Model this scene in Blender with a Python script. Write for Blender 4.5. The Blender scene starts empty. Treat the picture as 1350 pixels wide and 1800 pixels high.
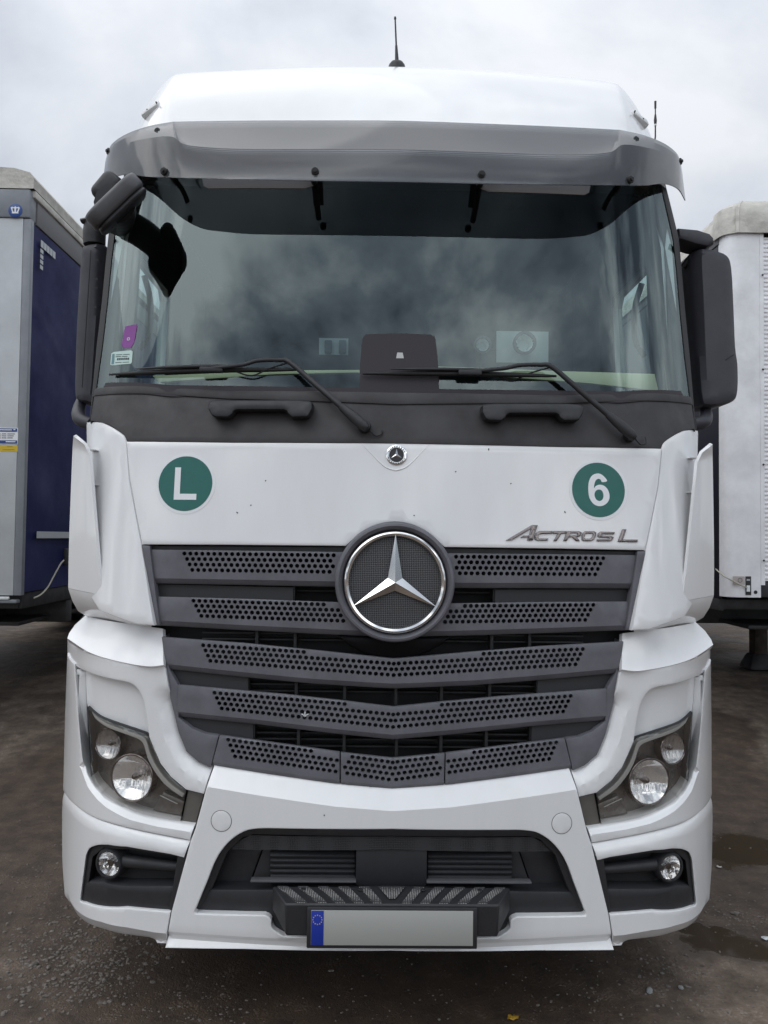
import bpy, bmesh, math, random
import numpy as np
from mathutils import Vector, Matrix
from mathutils.geometry import delaunay_2d_cdt

SC = bpy.context.scene
COL = SC.collection
R_ = math.radians

# ------------------------------------------------------------------ camera
# truck coordinates: x = 0 is its middle plane, it faces -Y, the star badge stands near y = 0, metres
CAM = np.array([-0.0731, -2.6, 1.70])
FOC = 1352.0
YAW, PITCH, ROLL = R_(0.718), math.atan(45 / 1352.0), R_(0.6686)
_fw = np.array([math.sin(YAW) * math.cos(PITCH), math.cos(YAW) * math.cos(PITCH), math.sin(PITCH)])
_r0 = np.array([math.cos(YAW), -math.sin(YAW), 0.0])
_u0 = np.cross(_r0, _fw)
_rt = _r0 * math.cos(ROLL) + _u0 * math.sin(ROLL)
_up = -_r0 * math.sin(ROLL) + _u0 * math.cos(ROLL)
cam = bpy.data.cameras.new("camera")
cam.sensor_fit = 'VERTICAL'; cam.sensor_height = 24.0; cam.lens = 24.0 * FOC / 1800.0
cam.clip_start = 0.05; cam.clip_end = 2000
camo = bpy.data.objects.new("camera", cam); COL.objects.link(camo)
M = Matrix.Identity(4)
for i in range(3):
    M[i][0] = _rt[i]; M[i][1] = _up[i]; M[i][2] = -_fw[i]; M[i][3] = CAM[i]
camo.matrix_world = M
SC.camera = camo
SC.render.resolution_x = 768; SC.render.resolution_y = 1024

# ------------------------------------------------------------------ world, sun, exposure
SUN_EL, SUN_AZ = R_(60), R_(266)          # compass-style: 180 = behind the camera
w = bpy.data.worlds.new("World"); SC.world = w; w.use_nodes = True
nt = w.node_tree; nt.nodes.clear()
def N(nt, t, **k):
    n = nt.nodes.new(t)
    for a, b in k.items():
        if a == 'i':
            for c, d in b.items(): n.inputs[c].default_value = d
        else: setattr(n, a, b)
    return n
def L(nt, a, b): nt.links.new(a, b)
tc = N(nt, 'ShaderNodeTexCoord')
sky = N(nt, 'ShaderNodeTexSky', sky_type='NISHITA', sun_disc=False, sun_elevation=SUN_EL, sun_rotation=SUN_AZ)
skys = N(nt, 'ShaderNodeVectorMath', operation='SCALE', i={3: 0.10}); L(nt, sky.outputs[0], skys.inputs[0])
nrm = N(nt, 'ShaderNodeVectorMath', operation='NORMALIZE'); L(nt, tc.outputs['Generated'], nrm.inputs[0])
sep = N(nt, 'ShaderNodeSeparateXYZ'); L(nt, nrm.outputs[0], sep.inputs[0])
zz = N(nt, 'ShaderNodeMath', operation='ADD', i={1: 0.45}); L(nt, sep.outputs[2], zz.inputs[0])
zm = N(nt, 'ShaderNodeMath', operation='MAXIMUM', i={1: 0.1}); L(nt, zz.outputs[0], zm.inputs[0])
dx = N(nt, 'ShaderNodeMath', operation='DIVIDE'); L(nt, sep.outputs[0], dx.inputs[0]); L(nt, zm.outputs[0], dx.inputs[1])
dy = N(nt, 'ShaderNodeMath', operation='DIVIDE'); L(nt, sep.outputs[1], dy.inputs[0]); L(nt, zm.outputs[0], dy.inputs[1])
cmb = N(nt, 'ShaderNodeCombineXYZ', i={2: 3.7}); L(nt, dx.outputs[0], cmb.inputs[0]); L(nt, dy.outputs[0], cmb.inputs[1])
n1 = N(nt, 'ShaderNodeTexNoise', i={'Scale': 2.5, 'Detail': 7.0, 'Roughness': 0.55, 'Distortion': 0.25}); L(nt, cmb.outputs[0], n1.inputs['Vector'])
cr = N(nt, 'ShaderNodeValToRGB')
cr.color_ramp.elements[0].position = 0.41; cr.color_ramp.elements[0].color = (0.115, 0.13, 0.16, 1)
cr.color_ramp.elements[1].position = 0.62; cr.color_ramp.elements[1].color = (1.05, 1.07, 1.08, 1)
e = cr.color_ramp.elements.new(0.50); e.color = (0.36, 0.40, 0.45, 1)
L(nt, n1.outputs[0], cr.inputs[0])
# thin bright cloud ahead, heavier rain cloud coming up from behind
cr2 = N(nt, 'ShaderNodeValToRGB')
cr2.color_ramp.elements[0].position = 0.34; cr2.color_ramp.elements[0].color = (0.250, 0.268, 0.298, 1)
cr2.color_ramp.elements[1].position = 0.62; cr2.color_ramp.elements[1].color = (0.390, 0.398, 0.415, 1)
e = cr2.color_ramp.elements.new(0.48); e.color = (0.322, 0.339, 0.365, 1)
L(nt, n1.outputs[0], cr2.inputs[0])
fb = N(nt, 'ShaderNodeMapRange', interpolation_type='SMOOTHSTEP', i={1: -0.35, 2: 0.45, 3: 0.0, 4: 1.0}); L(nt, sep.outputs[1], fb.inputs[0])
clouds = N(nt, 'ShaderNodeMixRGB'); L(nt, fb.outputs[0], clouds.inputs[0]); L(nt, cr.outputs[0], clouds.inputs[1]); L(nt, cr2.outputs[0], clouds.inputs[2])
zen = N(nt, 'ShaderNodeMapRange', i={1: 0.0, 2: 1.0, 3: 0.85, 4: 1.95}); L(nt, sep.outputs[2], zen.inputs[0])      # an overcast sky is brightest overhead
cz = N(nt, 'ShaderNodeVectorMath', operation='SCALE'); L(nt, clouds.outputs[0], cz.inputs[0]); L(nt, zen.outputs[0], cz.inputs[3])
mixc = N(nt, 'ShaderNodeMixRGB', i={0: 0.94}); L(nt, skys.outputs[0], mixc.inputs[1]); L(nt, cz.outputs[0], mixc.inputs[2])
bg = N(nt, 'ShaderNodeBackground', i={1: 1.22}); L(nt, mixc.outputs[0], bg.inputs[0])
wo = N(nt, 'ShaderNodeOutputWorld'); L(nt, bg.outputs[0], wo.inputs[0])

sun = bpy.data.lights.new("sun", 'SUN'); sun.energy = 0.55; sun.angle = R_(70); sun.color = (1.0, 0.975, 0.94)
suno = bpy.data.objects.new("sun", sun); COL.objects.link(suno)
_sd = Vector((math.sin(SUN_AZ) * math.cos(SUN_EL), math.cos(SUN_AZ) * math.cos(SUN_EL), math.sin(SUN_EL)))
suno.rotation_euler = _sd.to_track_quat('Z', 'Y').to_euler()
suno.location = (-3, -6, 9)
vs = SC.view_settings
vs.view_transform = 'Standard'; vs.look = 'None'; vs.exposure = 0.50; vs.gamma = 1.0; vs.use_curve_mapping = False
SC.cycles.max_bounces = 6; SC.cycles.diffuse_bounces = 3; SC.cycles.glossy_bounces = 4; SC.cycles.transmission_bounces = 4; SC.cycles.transparent_max_bounces = 8
SC.cycles.caustics_reflective = False; SC.cycles.caustics_refractive = False

# ------------------------------------------------------------------ materials
MATS = {}
def mat(name, col, rough=0.5, metal=0.0, coat=0.0, noise=None, bump=None, spec=0.5, **k):
    """noise = (scale, amount, detail): albedo variation; bump = (scale, strength, dist)"""
    m = bpy.data.materials.new(name); m.use_nodes = True; nt = m.node_tree
    b = nt.nodes['Principled BSDF']
    b.inputs['Base Color'].default_value = (*col, 1); b.inputs['Roughness'].default_value = rough
    b.inputs['Metallic'].default_value = metal; b.inputs['Coat Weight'].default_value = coat
    b.inputs['Coat Roughness'].default_value = 0.06; b.inputs['Specular IOR Level'].default_value = spec
    tc = N(nt, 'ShaderNodeTexCoord')
    if noise:
        n = N(nt, 'ShaderNodeTexNoise', i={'Scale': noise[0], 'Detail': noise[2] if len(noise) > 2 else 6.0, 'Roughness': 0.65})
        L(nt, tc.outputs['Object'], n.inputs['Vector'])
        r = N(nt, 'ShaderNodeMapRange', i={1: 0.3, 2: 0.7, 3: 1 - noise[1], 4: 1 + noise[1] * 0.5}); L(nt, n.outputs[0], r.inputs[0])
        mu = N(nt, 'ShaderNodeVectorMath', operation='SCALE'); mu.inputs[0].default_value = col
        L(nt, r.outputs[0], mu.inputs[3]); L(nt, mu.outputs[0], b.inputs['Base Color'])
        r2 = N(nt, 'ShaderNodeMapRange', i={1: 0.3, 2: 0.7, 3: min(1, rough * 1.25), 4: rough * 0.85}); L(nt, n.outputs[0], r2.inputs[0])
        L(nt, r2.outputs[0], b.inputs['Roughness'])
    if bump:
        n = N(nt, 'ShaderNodeTexNoise', i={'Scale': bump[0], 'Detail': 3.0})
        L(nt, tc.outputs['Object'], n.inputs['Vector'])
        bu = N(nt, 'ShaderNodeBump', i={'Strength': bump[1], 'Distance': bump[2]}); L(nt, n.outputs[0], bu.inputs['Height'])
        L(nt, bu.outputs[0], b.inputs['Normal'])
    for a, v in k.items(): b.inputs[a].default_value = v
    MATS[name] = m
    return m

def white_paint():
    m = mat('white_paint', (0.78, 0.785, 0.80), 0.32, coat=0.6)
    nt = m.node_tree; b = nt.nodes['Principled BSDF']
    tc = nt.nodes['Texture Coordinate']
    mp = N(nt, 'ShaderNodeMapping'); mp.inputs['Scale'].default_value = (7, 7, 1.6); L(nt, tc.outputs['Object'], mp.inputs[0])
    n = N(nt, 'ShaderNodeTexNoise', i={'Scale': 1.6, 'Detail': 7.0, 'Roughness': 0.62}); L(nt, mp.outputs[0], n.inputs['Vector'])
    sp = N(nt, 'ShaderNodeSeparateXYZ'); L(nt, tc.outputs['Object'], sp.inputs[0])
    zr = N(nt, 'ShaderNodeMapRange', i={1: 0.25, 2: 1.3, 3: 0.20, 4: 0.0}); L(nt, sp.outputs[2], zr.inputs[0])   # road film, lower body
    r = N(nt, 'ShaderNodeMapRange', i={1: 0.46, 2: 0.78, 3: 0.0, 4: 0.14}); L(nt, n.outputs[0], r.inputs[0])
    fine = N(nt, 'ShaderNodeTexNoise', i={'Scale': 60.0, 'Detail': 3.0}); L(nt, tc.outputs['Object'], fine.inputs['Vector'])
    fr = N(nt, 'ShaderNodeMapRange', i={1: 0.68, 2: 0.76, 3: 0.0, 4: 0.35}); L(nt, fine.outputs[0], fr.inputs[0])
    fz = N(nt, 'ShaderNodeMath', operation='MULTIPLY'); L(nt, fr.outputs[0], fz.inputs[0]); L(nt, zr.outputs[0], fz.inputs[1])
    ad = N(nt, 'ShaderNodeMath', operation='ADD'); L(nt, r.outputs[0], ad.inputs[0]); L(nt, fz.outputs[0], ad.inputs[1])
    zn = N(nt, 'ShaderNodeMath', operation='MULTIPLY', i={1: 0.5}); L(nt, zr.outputs[0], zn.inputs[0])
    ad2 = N(nt, 'ShaderNodeMath', operation='ADD', use_clamp=True); L(nt, ad.outputs[0], ad2.inputs[0]); L(nt, zn.outputs[0], ad2.inputs[1])
    mx = N(nt, 'ShaderNodeMixRGB'); mx.inputs[1].default_value = (0.795, 0.795, 0.80, 1); mx.inputs[2].default_value = (0.50, 0.49, 0.46, 1)
    L(nt, ad2.outputs[0], mx.inputs[0]); L(nt, mx.outputs[0], b.inputs['Base Color'])
    ra = N(nt, 'ShaderNodeMapRange', i={1: 0.0, 2: 0.4, 3: 0.28, 4: 0.55}); L(nt, ad2.outputs[0], ra.inputs[0]); L(nt, ra.outputs[0], b.inputs['Roughness'])
    cw = N(nt, 'ShaderNodeMapRange', i={1: 0.0, 2: 0.4, 3: 1.0, 4: 0.3}); L(nt, ad2.outputs[0], cw.inputs[0]); L(nt, cw.outputs[0], b.inputs['Coat Weight'])
    return m
WHITE = white_paint()
GRILLE = mat('grille_plastic', (0.138, 0.136, 0.154), 0.5, noise=(9, 0.22), bump=(900, 0.15, 0.0006))
COWL = mat('cowl_plastic', (0.033, 0.030, 0.032), 0.55, noise=(7, 0.2), bump=(1200, 0.2, 0.0005))
BLACK = mat('black_plastic', (0.022, 0.022, 0.025), 0.5, noise=(12, 0.25), bump=(1000, 0.15, 0.0005))
SATIN = mat('satin_black', (0.010, 0.010, 0.012), 0.28)
BLACKD = mat('black_recess', (0.012, 0.012, 0.013), 0.7)
RUBBER = mat('black_rubber', (0.014, 0.014, 0.015), 0.6)
PILLAR = mat('pillar_grey', (0.10, 0.10, 0.108), 0.5, noise=(8, 0.15))
MIRROR = mat('mirror_shell', (0.045, 0.045, 0.055), 0.45, noise=(6, 0.15), bump=(900, 0.15, 0.0006))
CHROME = mat('chrome', (0.83, 0.82, 0.81), 0.10, metal=1.0, noise=(14, 0.1))
CHROMED = mat('dark_chrome', (0.20, 0.175, 0.17), 0.14, metal=1.0)
GLOSSB = mat('gloss_black', (0.004, 0.004, 0.005), 0.6, spec=0.15)
STWHITE = mat('sticker_white', (0.80, 0.81, 0.83), 0.35)
STGREEN = mat('sticker_green', (0.012, 0.125, 0.105), 0.35, noise=(30, 0.06))
SEAMGREY = mat('olive_grey_plastic', (0.115, 0.105, 0.092), 0.5, noise=(10, 0.2))
HLDARK = mat('lamp_inner', (0.21, 0.195, 0.185), 0.28, metal=0.5, noise=(25, 0.3))
HLTRIM = mat('lamp_trim', (0.50, 0.50, 0.49), 0.35)
REFL = mat('reflector', (0.95, 0.95, 0.96), 0.12, metal=0.88)
AMBER = mat('amber_bulb', (0.40, 0.36, 0.28), 0.25)
INTER = mat('cab_lining', (0.05, 0.05, 0.05), 0.8)
DASH = mat('dash_plastic', (0.055, 0.06, 0.062), 0.6)
BEIGE = mat('beige_trim', (0.80, 0.78, 0.50), 0.6)
DISPLAY = mat('display_back', (0.040, 0.034, 0.040), 0.6, spec=0.3)
SEAT = mat('seat_fabric', (0.03, 0.032, 0.036), 0.9)
PAPER = mat('paper', (0.75, 0.80, 0.80), 0.7)
PURPLE = mat('purple_sticker', (0.20, 0.025, 0.25), 0.5)
MINT = mat('mint_sticker', (0.50, 0.66, 0.62), 0.5)
INK = mat('ink', (0.03, 0.04, 0.05), 0.6)
TYRE = mat('tyre', (0.015, 0.015, 0.015), 0.8)
STEELD = mat('dark_steel', (0.03, 0.03, 0.032), 0.6, noise=(10, 0.3))
RUST = mat('rusty_steel', (0.055, 0.04, 0.03), 0.75, noise=(9, 0.5))
TREAD = mat('tread_plate', (0.16, 0.16, 0.16), 0.5)
PLATE = mat('plate_white', (0.38, 0.38, 0.36), 0.4)
EUBLUE = mat('eu_blue', (0.012, 0.035, 0.32), 0.4)
LAMPW = mat('lamp_white', (0.72, 0.73, 0.73), 0.35, noise=(20, 0.15))
def glass_mat(name, tint, ior, rough=0.0, gl=(1, 1, 1)):
    m = bpy.data.materials.new(name); m.use_nodes = True; nt = m.node_tree; nt.nodes.clear()
    t = N(nt, 'ShaderNodeBsdfTransparent'); t.inputs[0].default_value = (*tint, 1)
    g = N(nt, 'ShaderNodeBsdfGlossy'); g.inputs['Roughness'].default_value = rough; g.inputs[0].default_value = (*gl, 1)
    f = N(nt, 'ShaderNodeFresnel', i={0: ior}); ge = N(nt, 'ShaderNodeNewGeometry')
    mr = N(nt, 'ShaderNodeMapRange', i={1: 0.0, 2: 1.0, 3: ior, 4: 1.0 / ior}); L(nt, ge.outputs['Backfacing'], mr.inputs[0]); L(nt, mr.outputs[0], f.inputs[0])   # a thin pane: the same from both sides
    mx = N(nt, 'ShaderNodeMixShader'); o = N(nt, 'ShaderNodeOutputMaterial')
    L(nt, f.outputs[0], mx.inputs[0]); L(nt, t.outputs[0], mx.inputs[1]); L(nt, g.outputs[0], mx.inputs[2]); L(nt, mx.outputs[0], o.inputs[0])
    MATS[name] = m
    return m
GLASS = glass_mat('windscreen_glass', (0.64, 0.74, 0.73), 1.80, gl=(0.84, 0.99, 1.01))
SIDEGLASS = glass_mat('side_glass', (0.62, 0.74, 0.71), 1.5)
LENS = glass_mat('lamp_lens', (0.88, 0.87, 0.85), 1.85)
def smoke():
    m = bpy.data.materials.new('smoked_acrylic'); m.use_nodes = True; nt = m.node_tree; nt.nodes.clear()
    t = N(nt, 'ShaderNodeBsdfTransparent'); t.inputs[0].default_value = (0.55, 0.56, 0.58, 1)
    d = N(nt, 'ShaderNodeBsdfDiffuse'); d.inputs[0].default_value = (0.32, 0.33, 0.35, 1)
    tl_ = N(nt, 'ShaderNodeBsdfTranslucent'); tl_.inputs[0].default_value = (0.15, 0.155, 0.165, 1)
    dm = N(nt, 'ShaderNodeMixShader', i={0: 0.5}); L(nt, d.outputs[0], dm.inputs[1]); L(nt, tl_.outputs[0], dm.inputs[2])
    m1 = N(nt, 'ShaderNodeMixShader', i={0: 0.42}); L(nt, t.outputs[0], m1.inputs[1]); L(nt, dm.outputs[0], m1.inputs[2])
    g = N(nt, 'ShaderNodeBsdfGlossy'); g.inputs['Roughness'].default_value = 0.09
    f = N(nt, 'ShaderNodeFresnel', i={0: 1.5}); m2 = N(nt, 'ShaderNodeMixShader'); o = N(nt, 'ShaderNodeOutputMaterial')
    L(nt, f.outputs[0], m2.inputs[0]); L(nt, m1.outputs[0], m2.inputs[1]); L(nt, g.outputs[0], m2.inputs[2]); L(nt, m2.outputs[0], o.inputs[0])
    return m
SMOKE = smoke()
def starmesh():
    m = mat('badge_mesh', (0.02, 0.02, 0.022), 0.5); nt = m.node_tree; b = nt.nodes['Principled BSDF']; tc = nt.nodes['Texture Coordinate']
    mp = N(nt, 'ShaderNodeMapping'); mp.inputs['Rotation'].default_value = (0, R_(45), 0); L(nt, tc.outputs['Object'], mp.inputs[0])
    s = N(nt, 'ShaderNodeSeparateXYZ'); L(nt, mp.outputs[0], s.inputs[0])
    outs = []
    for k in (0, 2):
        a = N(nt, 'ShaderNodeMath', operation='MULTIPLY', i={1: 720.0}); L(nt, s.outputs[k], a.inputs[0])
        c = N(nt, 'ShaderNodeMath', operation='SINE'); L(nt, a.outputs[0], c.inputs[0]); outs.append(c)
    mu = N(nt, 'ShaderNodeMath', operation='MULTIPLY'); L(nt, outs[0].outputs[0], mu.inputs[0]); L(nt, outs[1].outputs[0], mu.inputs[1])
    r = N(nt, 'ShaderNodeMapRange', i={1: -0.1, 2: 0.35, 3: 0.0, 4: 1.0}); L(nt, mu.outputs[0], r.inputs[0])
    mx = N(nt, 'ShaderNodeMixRGB'); mx.inputs[1].default_value = (0.115, 0.115, 0.122, 1); mx.inputs[2].default_value = (0.004, 0.004, 0.004, 1)
    L(nt, r.outputs[0], mx.inputs[0]); L(nt, mx.outputs[0], b.inputs['Base Color'])
    bu = N(nt, 'ShaderNodeBump', i={'Strength': 0.8, 'Distance': 0.002}); bu.invert = True; L(nt, r.outputs[0], bu.inputs['Height']); L(nt, bu.outputs[0], b.inputs['Normal'])
    return m
STARMESH = starmesh()
def finemesh(name, scale, c1, c2):
    m = mat(name, c1, 0.55); nt = m.node_tree; b = nt.nodes['Principled BSDF']; tc = nt.nodes['Texture Coordinate']
    v = N(nt, 'ShaderNodeTexVoronoi', i={'Scale': scale, 'Randomness': 0.12}); L(nt, tc.outputs['Object'], v.inputs['Vector'])
    r = N(nt, 'ShaderNodeMapRange', i={1: 0.3, 2: 0.42, 3: 1.0, 4: 0.0}); L(nt, v.outputs['Distance'], r.inputs[0])
    mx = N(nt, 'ShaderNodeMixRGB'); mx.inputs[1].default_value = (*c1, 1); mx.inputs[2].default_value = (*c2, 1)
    L(nt, r.outputs[0], mx.inputs[0]); L(nt, mx.outputs[0], b.inputs['Base Color'])
    bu = N(nt, 'ShaderNodeBump', i={'Strength': 0.5, 'Distance': 0.002}); L(nt, r.outputs[0], bu.inputs['Height']); L(nt, bu.outputs[0], b.inputs['Normal'])
    return m
FINEMESH = finemesh('fine_mesh', 170, (0.035, 0.035, 0.038), (0.008, 0.008, 0.008))
TREADM = finemesh('tread_studs', 130, (0.045, 0.045, 0.047), (0.30, 0.29, 0.28))

# ------------------------------------------------------------------ helpers
def ray(px, py):
    return _fw + (px - 675.0) / FOC * _rt - (py - 900.0) / FOC * _up
def T(px, py, Y):
    """a measured point of the photograph at the known depth Y -> metres"""
    d = ray(px, py); t = (Y - CAM[1]) / d[1]
    p = CAM + d * t
    return Vector((p[0], Y, p[2]))
def W(p, f):
    """measured point on the surface y = f(x, z) -> its (x, z) in metres"""
    def g(Y):
        q = T(p[0], p[1], Y); return Y - f(q.x, q.z)
    lo = -0.2
    for k in range(1, 46):                             # first crossing along the line of sight, then bisect
        hi = -0.2 + 0.03 * k
        if g(hi) >= 0: break
        lo = hi
    else:
        lo = hi = min((-0.2 + 0.03 * k for k in range(46)), key=lambda Y: abs(g(Y)))
    for _ in range(26):
        m = 0.5 * (lo + hi)
        if g(m) >= 0: hi = m
        else: lo = m
    q = T(p[0], p[1], hi)
    return (q.x, q.z)
def WL(pts, f): return [W(p, f) for p in pts]
def ground_pt(px, py, z=0.0):
    d = ray(px, py); t = (z - CAM[2]) / d[2]; p = CAM + d * t
    return Vector((p[0], p[1], z))
def CR(pts, n=6, closed=False):
    """Catmull-Rom through the points"""
    P = [Vector(p) for p in pts]; out = []
    m = len(P)
    for i in range(m if closed else m - 1):
        if closed: a, b, c, d = P[(i - 1) % m], P[i], P[(i + 1) % m], P[(i + 2) % m]
        else: a, b, c, d = P[max(i - 1, 0)], P[i], P[i + 1], P[min(i + 2, m - 1)]
        for k in range(n):
            t = k / n
            out.append(0.5 * ((2 * b) + (c - a) * t + (2 * a - 5 * b + 4 * c - d) * t * t + (3 * b - a - 3 * c + d) * t ** 3))
    if not closed: out.append(P[-1])
    return [tuple(v) for v in out]
def mirror_half(pts):
    """open half outline (left side) from the top middle to the bottom middle -> closed outline"""
    return list(pts) + [(-x, z) for x, z in reversed(pts) if abs(x) > 1e-4]
def link(name, me, material, parent=None):
    o = bpy.data.objects.new(name, me); COL.objects.link(o)
    if material: me.materials.append(material)
    if parent: o.parent = parent
    return o
def mesh(name, V, F, material, parent=None, smooth=True, angle=32):
    me = bpy.data.meshes.new(name); me.from_pydata([tuple(v) for v in V], [], F); me.validate(); me.update()
    if smooth:
        me.polygons.foreach_set('use_smooth', [True] * len(me.polygons)); me.set_sharp_from_angle(angle=R_(angle))
    return link(name, me, material, parent)
def tag(o, label=None, cat=None, group=None, kind=None):
    if label: o['label'] = label
    if cat: o['category'] = cat
    if group: o['group'] = group
    if kind: o['kind'] = kind
    return o
def empty(name, loc=(0, 0, 0)):
    o = bpy.data.objects.new(name, None); COL.objects.link(o); o.location = loc; o.empty_display_size = 0.2
    return o
def seg_dist(P, poly, closed=True):
    A = np.asarray(poly, float); B = np.roll(A, -1, 0)
    if not closed: A, B = A[:-1], B[:-1]
    D = B - A; LL = (D * D).sum(1) + 1e-12
    out = np.full(len(P), 1e9)
    for s in range(0, len(P), 4000):
        Q = P[s:s + 4000, None, :]
        t = np.clip(((Q - A) * D).sum(2) / LL, 0, 1)
        out[s:s + 4000] = np.sqrt((((Q - A) - t[..., None] * D) ** 2).sum(2)).min(1)
    return out
def inside(P, poly):
    A = np.asarray(poly, float); B = np.roll(A, -1, 0); r = np.zeros(len(P), bool)
    for (x0, y0), (x1, y1) in zip(A, B):
        if y0 == y1: continue
        c = (y0 > P[:, 1]) != (y1 > P[:, 1])
        r ^= c & (P[:, 0] < (x1 - x0) * (P[:, 1] - y0) / (y1 - y0) + x0)
    return r
def densify(poly, step):
    out = []
    n = len(poly)
    for i in range(n):
        a, b = poly[i], poly[(i + 1) % n]
        d = math.dist(a, b)
        if d < 1e-5: continue
        k = max(1, int(math.ceil(d / step)))
        for j in range(k): out.append((a[0] + (b[0] - a[0]) * j / k, a[1] + (b[1] - a[1]) * j / k))
    return out
def panel(name, outline, f, material, parent=None, holes=(), circles=(), step=0.03, estep=0.012, edge=0.005, edepth=None,
          thick=0.03, chamfers=(), surf=None, mirror=False, angle=32, seg=12, cone=0.0):
    """shell with the given (x, z) outline on the surface y = f(x, z): rounded rim, real returns, real openings.
       chamfers: (polyline, radius, depth, power): the surface falls back towards that line"""
    O = densify(outline, estep)
    Hs = [densify(h, estep) for h in holes]
    pts = list(O); edges = [(i, (i + 1) % len(O)) for i in range(len(O))]
    for h in Hs:
        b = len(pts); pts += h; edges += [(b + i, b + (i + 1) % len(h)) for i in range(len(h))]
    for (cx, cz, r) in circles:
        b = len(pts); pts += [(cx + r * math.cos(2 * math.pi * k / seg), cz + r * math.sin(2 * math.pi * k / seg)) for k in range(seg)]
        edges += [(b + i, b + (i + 1) % seg) for i in range(seg)]
    A = np.array(O)
    loops = [np.array(x) for x in [O] + Hs]
    def dist_rim(P): return np.min([seg_dist(P, l) for l in loops], axis=0)
    # interior grid + rim rings
    cand = []
    x0, z0 = A.min(0); x1, z1 = A.max(0)
    gx = np.arange(x0 + step / 2, x1, step); gz = np.arange(z0 + step / 2, z1, step)
    if len(gx) and len(gz):
        G = np.array([(x + (j % 2) * step * 0.5, z) for j, z in enumerate(gz) for x in gx])
        G = G[inside(G, A)]
        for h in Hs:
            if len(G): G = G[~inside(G, np.array(h))]
        if len(G): G = G[dist_rim(G) > max(edge * 1.5, step * 0.3)]
        for cpoly, rad, dep, pw in chamfers:
            if len(G): dc = seg_dist(G, cpoly, False); G = G[(np.abs(dc - rad) > step * 0.45) & (np.abs(dc - rad * 0.5) > step * 0.3)]
        if len(G) and circles:
            C = np.array(circles); G = G[(np.sqrt(((G[:, None, :] - C[None, :, :2]) ** 2).sum(2)) - C[None, :, 2]).min(1) > 0.003]
        if len(G): cand.append(G)
    ringd = [edge * 0.3, edge] if edge > 0 else []
    for cpoly, rad, dep, pw in chamfers:
        pass
    for l in loops:
        nx = np.roll(l, -1, 0) - np.roll(l, 1, 0); ln = np.hypot(nx[:, 0], nx[:, 1]) + 1e-9
        nrm = np.stack([-nx[:, 1] / ln, nx[:, 0] / ln], 1)
        for d in ringd:
            for s in (-1, 1):
                Q = l + nrm * d * s
                k = inside(Q, A)
                for h in Hs: k &= ~inside(Q, np.array(h))
                Q = Q[k]
                if len(Q): Q = Q[dist_rim(Q) > d * 0.93]
                if len(Q) and circles:
                    C = np.array(circles); Q = Q[(np.sqrt(((Q[:, None, :] - C[None, :, :2]) ** 2).sum(2)) - C[None, :, 2]).min(1) > 0.002]
                if len(Q): cand.append(Q)
    for cpoly, rad, dep, pw in chamfers:          # a clean crease along the chamfer's foot
        l = np.array(densify_open(cpoly, estep)); nx = np.gradient(l, axis=0); ln = np.hypot(nx[:, 0], nx[:, 1]) + 1e-9
        nrm = np.stack([-nx[:, 1] / ln, nx[:, 0] / ln], 1)
        for d in (rad, rad * 0.5):
            for s in (-1, 1):
                Q = l + nrm * d * s; k = inside(Q, A)
                for h in Hs: k &= ~inside(Q, np.array(h))
                Q = Q[k]
                if len(Q): Q = Q[(dist_rim(Q) > edge * 1.2) & (seg_dist(Q, cpoly, False) > d * 0.97)]
                if len(Q): cand.append(Q)
    if cand:
        G = np.concatenate(cand)
        pts += [tuple(p) for p in G]
    V2, E2, F2, *_ = delaunay_2d_cdt([Vector(p) for p in pts], edges, [], 0, 1e-6)
    P = np.array([tuple(v) for v in V2]); F = np.array([tuple(t) for t in F2])
    cen = P[F].mean(1)
    k = inside(cen, A)
    for h in Hs: k &= ~inside(cen, np.array(h))
    if circles:
        C = np.array(circles); k &= ~((np.sqrt(((cen[:, None, :] - C[None, :, :2]) ** 2).sum(2)) < C[None, :, 2] * math.cos(math.pi / seg) * 0.999).any(1))
    F = F[k]
    a = P[F[:, 1]] - P[F[:, 0]]; b = P[F[:, 2]] - P[F[:, 0]]
    cr_ = a[:, 0] * b[:, 1] - a[:, 1] * b[:, 0]
    F = F[np.abs(cr_) > 1e-12]; cr_ = cr_[np.abs(cr_) > 1e-12]
    F[cr_ < 0] = F[cr_ < 0][:, ::-1]
    y = np.array([f(p[0], p[1]) for p in P])
    ed = edge if edepth is None else edepth
    if edge > 0:
        d = np.clip(1 - dist_rim(P) / edge, 0, 1); y = y + ed * (1 - np.sqrt(np.clip(1 - d * d, 0, 1)))
    for cpoly, rad, dep, pw in chamfers:
        d = np.clip(1 - seg_dist(P, cpoly, False) / rad, 0, 1); y = y + dep * d ** pw
    from collections import Counter
    ec = {}
    for t in F:
        for i in range(3):
            e_ = (int(t[i]), int(t[(i + 1) % 3])); ec[e_] = 1
    rim = [e_ for e_ in ec if (e_[1], e_[0]) not in ec]
    S = surf or (lambda u, v, d: (u, d, v))
    V = [S(P[i, 0], P[i, 1], y[i]) for i in range(len(P))]
    faces = [tuple(int(i) for i in t) for t in F]
    back = {}
    for e_ in rim:
        for i in e_:
            if i not in back:
                back[i] = len(V); V.append(S(P[i, 0], P[i, 1], y[i] + thick))
    if thick > 0: faces += [(e_[1], e_[0], back[e_[0]], back[e_[1]]) for e_ in rim]
    if mirror:
        V = [(-v[0], v[1], v[2]) for v in V]; faces = [tuple(reversed(t)) for t in faces]
    used = sorted({i for t in faces for i in t}); mp = {o: n for n, o in enumerate(used)}
    return mesh(name, [V[i] for i in used], [tuple(mp[i] for i in t) for t in faces], material, parent, True, angle)
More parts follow.
